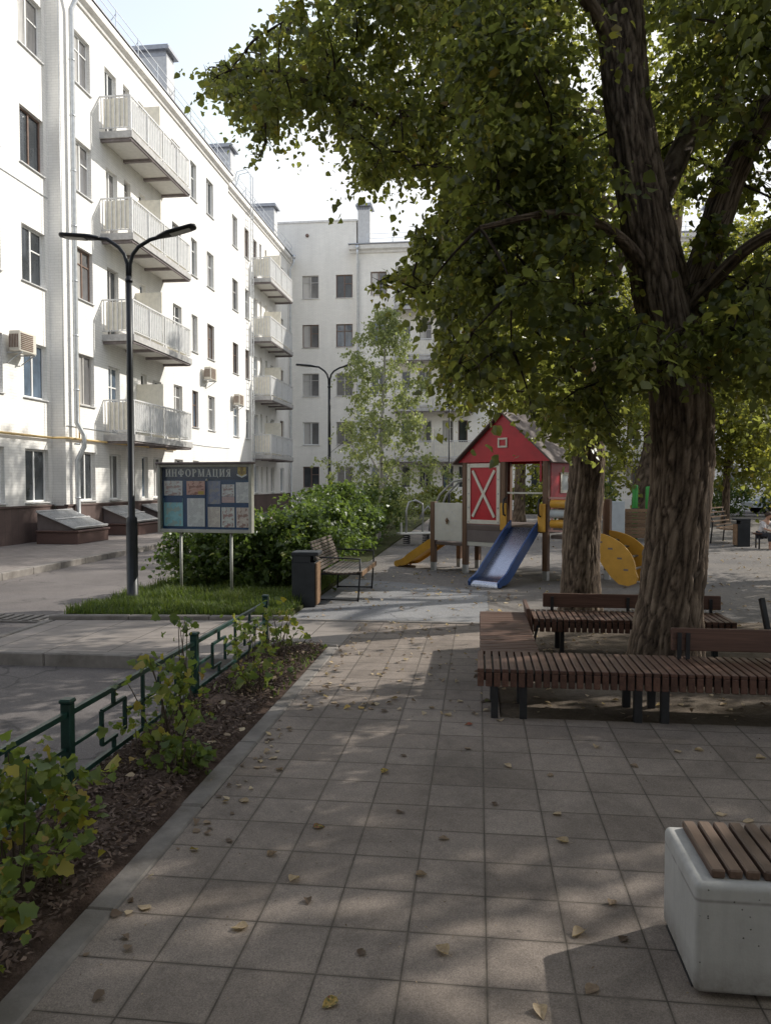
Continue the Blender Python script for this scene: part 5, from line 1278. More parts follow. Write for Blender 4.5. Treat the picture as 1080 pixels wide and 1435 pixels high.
# ================================================================== TREES
C1 = dec("51,142,57,13 2,138,65,10 2,137,53,19 25,147,56,10 7,152,69,10 -3,129,53,13 25,157,73,10 23,154,55,21 47,130,61,15 33,124,53,10 8,117,63,21 5,122,54,10 25,132,59,13 8,123,46,7 -5,153,54,10 15,125,46,10 38,151,55,10 -5,149,52,10 0,119,51,10 8,153,66,15 13,130,46,14 2,121,53,13 36,154,68,10 -1,141,58,10 12,149,52,18 54,159,52,18 23,125,57,15 0,136,58,13 28,148,62,18 38,128,51,7 25,128,50,7 47,149,55,13 20,131,65,13 9,130,66,10 22,152,51,15 41,132,60,10 -2,150,66,10 46,136,54,15 1,142,49,9 20,148,67,21 16,126,48,10 18,148,66,15 -1,119,56,10 7,137,50,12 -1,134,51,12 -3,123,52,12 11,130,55,13 48,143,62,18 33,140,52,7 3,133,49,11 53,155,62,10 23,131,52,13 13,138,49,15 52,160,61,15 18,143,66,21 18,125,54,18 -5,149,60,7 20,123,60,13 38,144,62,13 48,141,60,18 -3,137,49,7 42,153,63,13 54,154,57,18 -8,125,65,9 40,150,56,13 33,127,54,13 20,134,43,10 17,136,64,18 48,129,47,21 41,130,64,10 23,140,57,13 46,154,63,18 46,146,56,17 3,131,65,21 51,146,60,18 15,123,61,21 47,143,65,13 22,150,55,10 54,138,40,11 -2,148,57,15 33,137,57,10 51,133,62,15 44,129,65,10 3,152,74,13 16,144,44,10 40,138,54,10 48,121,58,18 20,149,50,18 38,120,58,13 19,126,49,16 56,146,70,13 41,124,52,15 22,154,50,13 5,117,62,10 60,153,62,15 21,134,53,10 22,156,66,15 22,131,45,14 38,156,64,13 18,127,43,11 50,143,62,18 -3,140,50,8 54,151,57,10 48,132,64,10 47,152,60,10 8,149,64,10 -2,142,69,19 3,125,53,21 13,141,52,21 6,135,66,21 9,125,57,21 44,141,65,13 17,153,48,18 19,119,44,10 3,135,48,8 -7,152,67,7 25,124,51,7 61,161,45,18 -7,141,69,10 52,152,63,18 17,149,94,15 48,127,99,15 2,130,69,15 -3,140,120,24 35,137,116,15 58,155,108,12 5,127,89,21 6,149,125,18 2,140,106,18 33,127,105,15 9,140,113,15 51,137,66,12 16,133,86,12 40,130,94,12 -2,142,78,21 3,144,93,18 -1,137,75,18 35,138,121,15 21,144,75,12 -1,138,108,15 14,122,69,15 -2,141,89,14 55,143,80,15 57,153,83,15 44,141,113,18 48,133,116,21 -1,144,121,12 10,142,72,15 53,153,126,18 2,141,82,24 43,133,66,15 52,145,107,15 50,146,112,12 7,120,97,18 2,142,110,21 15,125,70,12 55,153,129,21 1,139,111,21 11,140,80,21 0,127,96,12 8,128,100,21 13,123,82,12 44,133,67,12 15,128,74,24 12,135,92,15 -2,133,94,12 42,133,115,12 51,148,113,21 6,123,103,15 48,133,74,12 4,132,103,12 -1,120,89,21 11,125,91,21 55,146,74,15 0,130,103,18 8,136,87,21 1,135,74,12 16,140,81,18 46,149,91,18 17,137,82,15 4,127,112,24 45,150,89,18 12,147,73,12 10,143,114,21 12,142,106,18 14,148,99,15 8,131,113,12 17,143,73,24 7,146,100,15 50,146,124,15 4,133,84,21 -1,123,100,15 9,133,79,21 -3,133,94,15 40,144,107,21 2,128,89,21 12,121,86,21 6,130,108,24 23,148,71,12 -3,130,70,22 5,138,73,24 12,131,93,12 5,143,97,15 10,139,98,24 2,134,75,15 48,126,102,18 9,122,102,15 -2,132,71,15 43,145,109,15 5,132,84,21 6,144,108,18 50,132,110,12 3,128,79,24 0,134,109,24 1,141,125,21 11,146,128,18 51,151,89,15 43,132,104,21 3,147,95,21 49,136,68,15 0,137,79,21 45,145,72,15 2,131,88,15 10,137,104,18 2,143,92,24 17,147,73,18 45,132,116,24 7,144,99,21 3,124,87,18 11,128,87,15 13,126,80,24 5,124,105,15 41,148,118,18 53,152,104,18 6,128,70,15 55,140,77,24 8,130,109,24 12,142,87,15 0,126,103,18 1,144,91,15 53,208,160,21 82,182,64,21 76,196,92,18 84,191,56,21 40,165,112,14 34,186,110,25 49,190,124,29 62,203,141,14 57,181,144,29 58,195,93,29 59,202,157,14 57,162,55,14 68,178,132,14 62,204,144,18 54,170,111,25 34,165,99,25 34,171,110,21 70,180,137,25 82,198,49,27 65,201,85,29 47,202,151,21 69,170,138,18 73,198,64,21 49,197,142,14 45,168,106,25 52,176,59,14 65,179,135,14 47,178,73,21 69,180,87,21 39,201,154,14 66,182,77,14 75,189,93,29 37,191,128,25 68,193,62,18 29,171,143,18 81,198,56,29 48,174,94,18 70,197,122,25 79,186,146,18 68,189,102,29 50,193,81,25 52,162,83,25 66,179,58,14 58,170,136,14 31,170,102,25 65,188,102,29 81,189,87,29 62,165,56,14 58,186,72,18 76,175,120,14 45,162,109,25 46,185,76,29 71,188,67,18 52,174,96,14 33,172,44,7 84,200,57,25 74,182,123,29 73,166,126,21 85,200,113,21 51,197,74,18 75,191,146,21 75,167,45,19 38,172,101,21 47,206,162,21 60,165,74,29 89,203,46,20 77,179,65,14 79,182,120,29 32,183,90,25 43,165,125,25 49,170,118,29 71,177,46,21 65,180,56,29 54,164,57,14 52,200,112,21 47,167,139,29 39,197,130,18 61,162,40,8 43,174,138,18 60,174,120,14 42,168,93,25 53,180,131,25 40,190,144,25 53,165,89,18 60,169,103,29 98,209,246,38 74,156,170,26 79,128,171,14 58,136,134,38 73,151,124,38 62,194,201,26 25,141,138,21 42,181,215,38 51,164,248,24 24,148,142,26 43,162,179,32 32,195,170,32 62,121,119,32 6,194,200,21 89,167,204,38 101,197,240,21 115,185,177,24 66,198,255,21 13,189,157,21 70,187,167,38 107,192,176,21 40,193,239,43 79,139,163,26 12,111,158,43 57,187,179,43 23,169,198,21 10,130,139,32 18,112,160,26 45,182,223,26 42,179,164,43 11,122,172,21 31,186,188,43 58,153,168,26 90,145,201,15 45,133,129,26 58,166,146,43 62,148,146,21 94,186,205,21 17,172,239,26 76,134,190,32 26,131,174,21 111,198,195,26 43,144,188,21 61,171,221,21 72,162,235,26 73,130,157,34 37,112,103,26 76,174,179,43 99,180,200,26 116,203,173,21 96,162,228,21 30,184,168,38 31,150,214,21 71,153,207,21 40,128,155,32 16,123,141,26 47,132,118,26 17,144,221,24 62,138,204,34 49,122,142,32 30,160,181,32 46,164,167,43 80,206,183,43 127,206,184,21 45,151,137,38 27,155,164,38 42,142,195,38 99,182,235,38 78,165,242,28 6,158,196,32 27,119,151,26 50,156,133,32 48,127,166,21 65,151,222,26 47,182,235,38 55,128,127,26 91,151,203,22 112,175,203,9 87,193,206,32 62,128,136,43 80,143,55,35 111,193,128,30 61,137,84,35 90,194,108,19 127,190,107,8 75,139,71,19 61,144,57,24 83,155,58,30 84,131,52,15 95,161,119,37 66,154,94,19 89,174,78,24 100,186,92,30 106,189,151,24 112,170,83,11 87,145,84,19 84,126,47,7 82,180,136,19 82,192,106,35 62,144,103,35 89,144,111,23 49,125,73,19 70,136,52,19 57,127,113,19 100,160,52,19 97,163,135,35 96,178,103,30 58,140,121,40 106,183,71,24 78,138,114,24 68,177,137,19 60,127,55,30 111,169,90,13 66,152,117,40 74,139,115,19 56,138,116,35 107,195,122,40 103,159,129,11 81,164,101,40 96,167,125,30 74,134,119,40 73,157,90,35 86,132,111,9 74,137,83,35 59,130,95,30 93,140,52,10 69,122,71,30 84,172,104,24 63,127,100,35 77,139,115,30 110,173,116,18 128,194,99,11 95,177,58,19 75,149,100,19 72,124,80,33 71,133,118,30 68,158,58,24 86,193,70,19 70,149,51,24 64,146,82,19 46,135,55,17 43,124,63,10 38,116,49,12 22,118,53,13 44,125,61,8 28,120,53,13 35,114,55,8 29,129,52,9 34,128,54,13 42,129,56,13 25,130,53,12 41,113,49,10 36,121,57,10 36,116,55,13 46,133,56,13 38,113,52,8 27,123,54,13 29,115,55,8 25,111,52,8 44,121,55,17 23,123,53,15 42,120,54,13 46,128,52,15 46,128,64,17 21,114,51,13 41,135,56,15 41,117,48,15 46,129,60,15 48,132,60,15 42,123,51,15 39,113,60,15 34,115,54,8 40,116,58,15 40,121,62,17 23,115,56,10 40,128,63,8 36,127,53,12 27,129,53,12 34,122,52,12 38,113,54,15 45,130,53,10 46,125,59,10 41,116,60,13 45,128,59,10 42,118,56,17 37,131,75,9 39,134,73,9 37,132,73,9 37,135,67,9 47,136,96,7 45,133,88,10 39,136,83,7 44,134,95,8 44,134,90,9 37,132,82,10 39,132,75,8 38,133,74,7"); C2 = dec("-43,202,151,14 6,203,155,29 -17,200,159,14 23,228,175,21 -11,196,118,14 -32,197,127,18 -32,163,118,18 19,202,155,21 3,161,132,21 -55,178,127,15 14,223,66,21 -29,156,116,18 -48,187,133,29 -45,159,113,13 -7,202,102,14 -7,183,91,21 -15,199,153,29 9,164,79,21 18,193,88,14 -21,159,131,21 -2,209,109,24 -5,182,124,18 -38,193,137,29 -45,215,148,18 5,212,65,18 21,192,65,18 -32,167,123,18 -16,228,185,21 4,209,160,25 2,190,70,18 17,191,73,14 -3,163,124,18 -13,189,88,10 3,159,66,18 -46,171,122,18 0,198,124,18 -9,192,62,8 11,202,69,18 -19,193,123,29 11,182,145,29 -13,174,127,29 -6,227,59,9 13,168,50,13 -52,152,114,10 -36,175,130,21 -28,233,180,18 17,177,137,14 15,218,152,25 10,231,88,25 -4,157,128,18 -37,228,176,14 4,226,170,14 -36,149,123,10 17,169,117,21 -10,167,89,8 -22,179,133,14 17,156,131,29 -19,190,138,25 7,207,167,21 -33,205,164,25 9,175,75,18 -5,168,140,21 -35,229,149,29 -47,222,178,18 -35,181,155,20 2,222,167,18 -26,152,131,21 -14,232,175,18 -11,222,81,7 1,192,74,21 -2,154,73,22 8,220,68,29 5,231,83,18 18,192,114,14 -13,206,89,18 13,159,49,12 -69,205,139,7 9,231,174,21 1,205,90,14 -16,205,127,21 -13,192,145,25 -8,194,127,25 -16,157,108,25 17,176,100,18 11,171,71,25 -40,228,164,25 -33,177,139,21 0,160,55,17 7,157,109,21 -14,233,166,25 -22,181,133,25 12,204,64,29 -3,214,115,21 -10,198,127,25 -31,212,131,20 -47,154,120,7 -18,181,118,29 -18,207,125,29 14,207,120,25 21,225,62,14 2,165,119,14 18,206,76,25 -36,199,139,14 -60,181,131,10 4,193,72,18 -27,214,149,18 -54,210,146,21 15,229,115,14 17,188,139,18 -5,190,137,21 -47,226,159,25 13,216,100,25 -30,189,155,21 0,156,132,14 3,170,138,14 12,176,112,29 17,215,134,29 17,232,94,14 7,214,160,25 16,175,106,25 5,195,146,14 5,219,77,18 -13,177,115,21 2,194,89,25 0,157,113,14 -25,156,128,29 -4,170,99,13 2,176,117,21 -40,160,117,23 -33,221,130,13 -71,226,160,7 -9,206,169,29 -35,177,149,14 -53,196,135,18 5,185,61,21 -46,163,112,10 -16,159,133,25 -9,196,145,18 -40,230,149,21 -35,212,169,21 -36,214,174,21 -10,184,111,14 -25,159,124,14 -13,192,117,18 -33,163,127,14 16,165,121,14 16,158,89,25 14,224,91,29 -51,180,131,19 -15,202,98,10 -9,172,114,25 7,184,61,14 -13,213,164,29 25,221,78,18 5,208,67,18 5,195,145,25 -51,188,130,21 -34,182,133,21 21,186,83,21 6,207,137,29 18,213,54,14 -52,198,131,18 -38,197,138,29 -4,156,93,11 10,185,65,21 22,225,172,21 -16,199,94,8 -3,228,149,14 -12,166,75,11 -3,196,105,19 8,190,70,25 -13,226,166,21 -4,198,132,25 12,168,56,18 -1,226,137,21 -17,221,128,25 10,213,116,29 11,184,64,29 -30,151,122,14 0,233,158,29 14,228,173,25 -50,156,119,7 20,215,52,14 6,175,80,14 1,211,127,29 -17,187,124,29 3,194,139,21 19,202,101,18 -48,205,145,25 18,214,55,17 10,172,143,21 25,232,95,18 -10,178,113,18 10,199,109,21 -16,190,145,18 -26,212,140,29 -13,170,109,18 -35,157,112,13 -18,219,90,16 9,205,82,25 -33,207,139,25 -10,223,59,7 2,193,114,14 -4,204,103,21 -26,228,127,14 21,198,140,14 -3,204,90,21 -15,176,139,25 15,171,90,25 -33,227,162,14 -15,165,77,11 -39,161,112,10 -43,154,110,15 -27,188,112,13 -12,142,71,11 -42,146,118,5 -19,186,79,6 -41,146,106,13 -13,166,102,14 -10,144,78,11 -48,140,108,9 -28,156,108,12 -6,142,64,7 -17,174,106,15 -25,144,100,7 -7,184,74,12 -13,157,77,6 -32,183,120,12 -42,168,131,13 -4,148,94,14 -23,163,99,8 -24,190,82,8 -8,157,70,8 -38,145,104,11 -13,164,77,12 -10,152,70,7 -58,177,128,14 -7,168,91,11 -8,164,99,9 -13,161,86,5 -47,160,104,5 -6,187,64,15 -14,170,80,9 -6,149,63,6 -11,161,78,11 -22,159,98,8 -6,167,59,11 -31,173,116,11 -19,150,97,15 -52,184,140,8 -44,185,145,14 -23,190,111,12 -49,154,114,12 -37,156,128,10 -24,179,105,8 -24,158,106,14 -24,170,104,12 -10,147,79,12 -31,165,114,10 -5,147,64,10 -13,150,94,7 -20,148,94,9 -12,176,89,12 -15,186,108,8 -34,169,114,5 -24,155,98,8 -5,161,89,14 -45,156,112,12 -47,175,113,7 -8,146,76,14 -54,165,121,14 -26,175,103,6 -41,161,130,7 -46,160,111,10 -32,162,114,12 -50,151,116,6 -62,173,127,7 -42,151,101,7 -16,160,77,6 -16,178,76,6 -41,174,140,14 -43,155,108,12 -8,144,77,14 -29,169,109,5 -5,144,91,10 -59,185,134,14 -46,151,118,6 -5,166,62,12 -17,151,73,7 -6,154,60,8 -35,165,115,10 -42,153,123,7 -11,167,100,7 -8,192,98,15 -9,183,100,6 -41,144,95,6 -40,142,104,12 -13,170,75,7 -24,157,102,8 -60,177,131,5 -22,182,107,10 -9,148,93,9 -5,143,57,11 -14,183,90,9 -29,160,108,5 -5,142,59,7 -45,156,106,5 -42,162,127,11 -35,152,128,11 -52,152,112,6 -56,186,124,6 -45,144,113,7 -6,176,104,14 -48,158,114,9 -6,147,53,7 -7,154,83,14 -21,147,95,11 -5,152,86,12 -31,166,115,14 -52,168,119,7 -9,177,103,6 -4,154,89,12 -12,185,79,10 -16,167,75,9 -10,151,78,11 -19,149,72,6 -6,153,60,7 -45,152,111,12 -55,167,122,13 -7,157,60,9 -56,177,128,15 -27,164,109,12 -11,142,75,6 -27,183,108,11 -6,148,67,8 -15,153,98,14 -45,143,106,7 -7,190,99,14 -46,142,110,9 -20,149,93,7 22,160,186,38 31,177,195,21 25,231,251,32 45,246,259,38 2,190,187,38 2,158,153,38 -25,156,174,10 -23,168,179,22 22,254,250,26 2,165,151,26 23,170,218,26 5,160,141,21 -34,223,247,11 -14,198,168,38 -11,207,254,21 34,179,186,26 34,225,212,21 1,157,150,38 28,195,215,38 22,212,244,38 -33,205,225,8 34,197,183,26 3,199,204,38 40,224,189,32 27,245,230,43 -3,160,159,38 -1,157,170,43 -29,206,246,7 -6,196,183,38 -43,206,174,16 -18,242,221,32 -14,173,157,26 11,224,220,43 -23,176,170,32 -16,160,140,38 0,202,188,21 -9,189,231,21 32,176,156,21 2,175,224,26 31,173,147,43 -28,186,189,21 3,227,191,32 -4,175,158,26 -14,186,211,26 15,203,226,26 16,172,238,32 38,230,183,21 -18,162,144,32 -15,156,187,26 -16,210,218,26 6,256,250,38 -9,162,177,38 -7,157,152,21 44,225,179,38 -33,210,217,16 10,158,53,10 20,174,46,10 18,152,44,11 23,174,49,14 9,157,52,10 8,160,52,11 2,161,54,14 -3,173,53,10 17,152,45,8 6,162,52,8 13,172,55,12 7,153,53,12 16,150,51,12 5,172,56,12 -3,151,54,8 8,155,51,8 21,164,52,8 -2,162,52,8 20,160,44,12 19,169,43,7 19,175,57,10 16,164,51,10 12,151,53,12 10,157,52,15 16,170,55,12 19,175,45,9 5,171,51,7 18,167,48,14 22,164,53,8 15,151,48,10")
tree('poplar_tree', 'thick forked poplar trunk rising behind the long slatted bench, spreading a leafy crown overhead', (1.58, 6.78, 0),
     [([(1.57, 6.78, -.1), (1.62, 6.8, .47), (1.69, 6.84, 1.15), (1.73, 6.87, 1.88), (1.69, 6.89, 2.61), (1.57, 6.9, 3.22), (1.43, 6.96, 3.91), (1.3, 7.13, 4.97), (1.24, 7.26, 5.98), (1.15, 7.51, 7.41), (.94, 7.77, 9.6)],
       [.285, .268, .262, .258, .25, .235, .215, .20, .198, .16, .09]),
      ([(1.68, 6.9, 2.6), (1.72, 6.9, 3.0), (1.89, 6.9, 3.51), (2.10, 6.9, 4.22), (2.32, 6.84, 4.66), (2.62, 6.79, 5.19), (3.28, 6.82, 6.4), (4.1, 7.0, 8.)], [.15, .15, .13, .118, .108, .095, .075, .045]),
      ([(1.42, 7.0, 3.75), (1.60, 7.14, 4.2), (1.97, 7.72, 4.94), (2.49, 8.31, 5.64), (2.9, 8.8, 6.6)], [.09, .10, .105, .09, .05]),
      ([(1.28, 7.2, 5.2), (1.1, 7.1, 5.6), (.7, 6.8, 6.0), (.1, 6.5, 6.6)], [.08, .07, .05, .03]),
      ([(1.5, 6.9, 3.4), (1.1, 6.6, 3.7), (.6, 6.2, 3.75), (.0, 6.0, 3.6)], [.06, .05, .035, .02]),
      ([(1.75, 6.8, 3.1), (2.1, 6.3, 3.5), (2.6, 5.9, 3.6)], [.06, .05, .025]),
      ([(1.2, 7.3, 6.2), (2.0, 6.6, 7.4), (3.2, 6.2, 8.6)], [.09, .07, .03])],
     C1, size=.070, dens=1080., n=132, step=.026, amp=.115, seed=1.3, tone_mu=.42, warm=.015, flare=(.22, .7), keep=.08)
tree('poplar_tree', 'straight thick ridged trunk between the play tower and the low plank backrest', (1.22, 9.46, 0),
     [([(1.22, 9.46, -.1), (1.23, 9.48, .6), (1.24, 9.5, 1.11), (1.30, 9.54, 1.97), (1.16, 9.58, 3.35), (.98, 9.7, 4.67), (.64, 9.92, 6.07), (.32, 10.14, 7.79), (.05, 10.41, 10.23)], [.238, .225, .22, .215, .185, .155, .13, .10, .05]),
      ([(1.15, 9.58, 3.3), (1.56, 9.85, 4.09), (1.92, 10.23, 4.8), (2.42, 10.73, 5.78)], [.10, .09, .07, .04]),
      ([(1.08, 9.59, 3.9), (.23, 9.22, 4.79), (-.89, 8.71, 5.61), (-1.9, 8.2, 5.96), (-2.4, 7.95, 5.96)], [.09, .06, .04, .022, .012]),
      ([(1.26, 9.56, 2.6), (.56, 8.99, 3.1), (-.1, 8.41, 3.24)], [.06, .04, .015]),
      ([(.7, 9.9, 5.8), (-.2, 9.3, 6.9), (-1.0, 8.9, 7.8)], [.07, .05, .02])],
     C2, size=.069, dens=1040., n=104, step=.032, amp=.12, seed=7.7, tone_mu=.46, warm=.02, flare=(.18, .5), keep=.08)
def far_tree(label, x, y, lean, h0, h1, rx, n, seed, r=.3, leafmat='leaf_hi', size=.12, dens=250., rr=(.55, .95), tone=.42, dx=0., group='poplars standing round the playground'):
    top = (x + lean * 1.6 + dx, y, h1 - 1.5)
    limbs = [([(x, y, -.1), (x + lean * .15, y, 1.6), (x + lean * .5, y + .1, h0 + 1), (x + lean, y, (h0 + h1) / 2), top], [r, r * .92, r * .8, r * .5, .05])]
    g = np.random.default_rng(seed)
    for k in range(6):
        a = g.uniform(0, 6.28); z = h0 + .5 + (h1 - h0) * k / 8
        limbs.append(([(x + lean * .5, y, z), (x + dx + lean * .6 + math.cos(a) * rx * .4, y + math.sin(a) * rx * .4, z + 1.3), (x + dx + lean * .7 + math.cos(a) * rx * .8, y + math.sin(a) * rx * .8, z + 2.)], [r * .38, r * .22, .03]))
    ells = []
    for k in range(7):
        u = k / 6; z = h0 + .8 + (h1 - h0 - 1.6) * u; w = rx * (.55 + .6 * math.sin(PI * min(1, u * .85 + .12))) * .75; a = g.uniform(0, 6.28)
        ells.append((x + dx + lean * u + math.cos(a) * rx * .3, y + math.sin(a) * rx * .3, z, w, w, (h1 - h0) * .16))
    C = blob_clumps(ells, n, rr[0], rr[1], seed)
    return tree('poplar_tree', label, (x, y, 0), limbs, C, size=size, leafmat=leafmat, n=28, step=.14, dens=dens, group=group, amp=.14, seed=seed, tone_mu=tone, warm=.04, twig=.014)
far_tree('leaning dark trunk behind the green play poles, seen between the two thick trunks', 5.1, 25.3, 1.0, 2.7, 17, 3.9, 230, 3, r=.36)
far_tree('light green tree behind the play tower gable, nearest the cream block balconies', 1.7, 33, .3, 3.6, 15.5, 2.9, 190, 4, r=.25, tone=.5)
far_tree('tall poplar standing behind the tower roof in the middle of the playground', 3.9, 28, .3, 3.2, 17, 3.1, 190, 5, r=.28)
far_tree('poplar at the right of the playground with sunlit yellow green leaves', 8.6, 15.5, -.6, 2.4, 11.5, 3.7, 290, 6, size=.1, dens=330., tone=.5)
far_tree('poplar over the swing bench at the far right, trunk outside the picture', 12.2, 26.5, -.5, 2.2, 16, 4.2, 220, 8, tone=.46)
far_tree('poplar far right before the cream block, trunk hidden by nearer leaves', 10.5, 38, .2, 3.4, 15, 4.0, 170, 9, size=.15, dens=170., tone=.46)
far_tree('low branched yellow green tree above the bushes left of the pale parked car', 10.2, 33.5, .2, 1.9, 8.5, 2.6, 130, 10, r=.16, size=.14, dens=190., tone=.5)
far_tree('low branched tree above the seated people before the cream block', 13.2, 36.5, .2, 2.0, 9.0, 2.8, 130, 12, r=.16, size=.15, dens=170., tone=.5)
# trees standing beyond the right edge of the picture; they shade the path
far_tree('poplar beyond the right edge beside the path', 8.2, 8.4, .2, 3.0, 10.4, 3.1, 260, 21, r=.2, size=.11, dens=260., group='poplars to the right of the path')
far_tree('poplar beyond the right edge further from the path', 12.6, 12.0, .3, 3.2, 10.5, 3.6, 150, 22, size=.13, dens=200., group='poplars to the right of the path')
far_tree('poplar beyond the right edge close to the camera', 9.6, 4.6, .0, 3.0, 9.5, 2.9, 160, 23, size=.12, dens=240., group='poplars to the right of the path')
far_tree('unseen poplar added behind the camera on the right to block skylight', 4.5, -3.5, .2, 3.4, 12, 4.6, 200, 24, size=.26, dens=90., rr=(.8, 1.2), group='unseen poplars added to block skylight')  # from here to the birch: unseen trees added to cut skylight on the paving
far_tree('unseen poplar added behind the camera on the left to block skylight', -1.5, -6.5, .2, 3.4, 12, 4.6, 200, 25, size=.26, dens=90., rr=(.8, 1.2), group='unseen poplars added to block skylight')
far_tree('unseen poplar added left of the camera by the road to block skylight', -6.8, -1.5, .2, 3.6, 13, 4.4, 200, 26, size=.26, dens=90., rr=(.8, 1.2), group='unseen poplars added to block skylight')
far_tree('unseen poplar added behind the camera over the road to block skylight', -7.0, -9.5, .2, 3.4, 13, 4.6, 200, 27, size=.26, dens=90., rr=(.8, 1.2), group='unseen poplars added to block skylight')
far_tree('unseen poplar added over the path behind the camera to block skylight', 1.2, -1.8, .2, 4.2, 11, 3.6, 190, 28, size=.24, dens=100., rr=(.7, 1.1), group='unseen poplars added to block skylight')
# birch in the hedge
bx, by = -2.85, 21.8
bc = []
g = np.random.default_rng(31)
for k in range(230):
    z = 1.0 + 5.6 * g.random() ** 1.25; w = 1.75 * (1 - (z - 1.) / 6.) ** .62 * (1 - .25 * math.sin(z * 2.1)) + .1; a = g.uniform(0, 6.28); q = w * math.sqrt(g.random())
    bc.append((bx + .35 + math.cos(a) * q - .1 * z * .3, by + math.sin(a) * q, z, g.uniform(.2, .38)))
tree('birch_tree', 'slender pale green birch rising out of the hedge in front of the cream block', (bx, by, 0),
     [([(bx, by, -.1), (bx + .1, by, 1.5), (bx + .12, by, 3.2), (bx + .2, by, 5.), (bx + .22, by, 6.6)], [.075, .065, .05, .03, .012]),
      ([(bx + .1, by, 1.4), (bx + .5, by - .2, 2.2), (bx + .9, by - .3, 2.6)], [.03, .02, .01]), ([(bx + .1, by, 1.9), (bx - .4, by + .1, 2.7), (bx - .7, by, 3.0)], [.03, .02, .01]), ([(bx + .12, by, 2.6), (bx + .6, by + .2, 3.5), (bx + .8, by, 3.8)], [.025, .016, .008])],
     bc, size=.075, leafmat='leaf_birch', barkmat='bark_birch', n=16, step=.2, dens=640., seed=4., tone_mu=.45, warm=.02, droop=1.2, twig=.006, flare=None, keep=1.)

# ================================================================== HEDGE AND BUSHES
def bush(label, x, y, rx, ry, h, n, seed, size=.075, dens=900., rr=(.18, .32), leafmat='leaf_bush', tone=.4, group='bushes of the hedge'):
    C = blob_clumps([(0, 0, h * .45, rx, ry, h * .5), (rx * .3, ry * .2, h * .62, rx * .7, ry * .7, h * .36), (-rx * .35, -ry * .2, h * .5, rx * .6, ry * .7, h * .42)], n, rr[0], rr[1], seed, .45)
    C = [(a, b, max(c, .12), d) for a, b, c, d in C]
    return shrub('hedge_bush', label, (x, y, .02), C, leafmat, size, OVATE, dens, stems=16, group=group, cat='bush', tone_mu=tone)
bush('leafy bush at the left end of the hedge behind the near street lamp', -4.25, 11.75, .62, .6, 1.25, 70, 41, tone=.48)
bush('leafy bush directly under and behind the notice board', -3.35, 11.75, .72, .6, 1.25, 80, 42)
bush('leafy bush behind the black litter bin', -2.78, 12.1, .50, .8, 1.25, 80, 43)
bush('leafy bush behind the slatted park bench', -3.0, 13.7, .75, .95, 1.55, 90, 44)
bush('tall leafy bush in the middle of the hedge past the park bench', -3.1, 15.6, .8, 1.0, 1.75, 90, 45, dens=800.)
bush('dark leafy bush of the hedge in front of the birch', -3.0, 17.8, .75, 1.1, 1.75, 80, 46, dens=700., size=.085)
bush('dark leafy bush of the hedge beside the birch', -2.95, 20.2, .7, 1.1, 1.7, 70, 47, dens=600., size=.09)
bush('far leafy bush of the hedge behind the birch', -3.1, 23.4, .8, 1.3, 1.8, 70, 48, dens=500., size=.1)
bush('last bush of the hedge near the cream block', -3.4, 27.5, .9, 1.6, 1.8, 60, 49, dens=420., size=.11)
for i, (x, y, h, lab) in enumerate(((-2.4, 41, 1.5, 'sunlit bush at the foot of the cream block left of the clock panel'), (.2, 42.5, 1.6, 'sunlit bush at the foot of the cream block behind the clock panel'), (3.2, 43, 1.7, 'bush at the foot of the cream block seen through the tower opening'),
                                    (6.4, 43.5, 1.9, 'bush before the cream block behind the two thick trunks'), (9.6, 42, 1.9, 'bush before the cream block behind the swing bench'), (12.6, 41, 2.0, 'round bush in front of the pale parked car'),
                                    (15.2, 40.5, 1.9, 'dark bush before the cream block above the seated people'), (17.8, 40.5, 1.9, 'dark bush at the right edge before the cream block'), (20.8, 41, 1.9, 'bush beyond the right edge before the cream block'))):
    bush(lab, x, y, 1.3, .9, h, 55, 60 + i, size=.15, dens=230., rr=(.3, .5), leafmat='leaf_hi' if i < 3 else 'leaf_bush', tone=.5 if i < 3 else .42, group='bushes along the cream block')

# shrubs of the fence bed
def currant(label, x, y, h, w, n, seed, dens=1000., size=.047, tone=.47, warm=.04, low=.1, dx=0., dy=0.):
    g = np.random.default_rng(seed); C = []
    for k in range(n):
        z = low + (h - low) * g.random() ** .8; q = w * (.35 + .65 * math.sin(PI * min(1., .2 + z / h * .75))); a = g.uniform(0, 6.28); s = math.sqrt(g.random())
        C.append((math.cos(a) * q * s + dx * z, math.sin(a) * q * s + dy * z, z, g.uniform(.07, .13)))
    return shrub('currant_shrub', label, (x, y, .02), C, 'leaf_currant', size, LOBED, dens, stems=12, group='young shrubs along the green fence', tone_mu=tone, warm=warm, stemmat='stem', stemr=.006, droop=.25)
currant('dense yellow green shrub at the bottom left corner of the picture', -1.66, 2.12, .55, .27, 52, 71, tone=.46, warm=.08)
currant('leafy shrub at the left edge in front of the nearest visible fence post', -1.82, 2.85, .54, .34, 64, 72, warm=.08)
currant('shrub with bending stems between the two nearest fence posts', -1.86, 4.32, .60, .26, 38, 73, dens=700.)
currant('small dark leafed shrub low on the bark mulch by the kerb', -1.62, 4.1, .16, .12, 10, 74, tone=.3, low=.04)
currant('thin airy shrub between the two farther fence posts', -1.88, 6.1, .52, .30, 22, 75, dens=380., size=.055, tone=.5)
currant('thin twiggy shrub at the far end of the fence', -1.86, 6.95, .50, .26, 20, 76, dens=360., size=.055, tone=.5)
currant('tall single shoot with hanging leaves rising above the fence rail', -1.98, 5.1, .80, .06, 12, 77, dens=420., tone=.25, dx=-.08)
currant('low green sprout at the foot of the middle fence post', -1.72, 5.72, .25, .15, 12, 78, dens=520., tone=.5, low=.05)

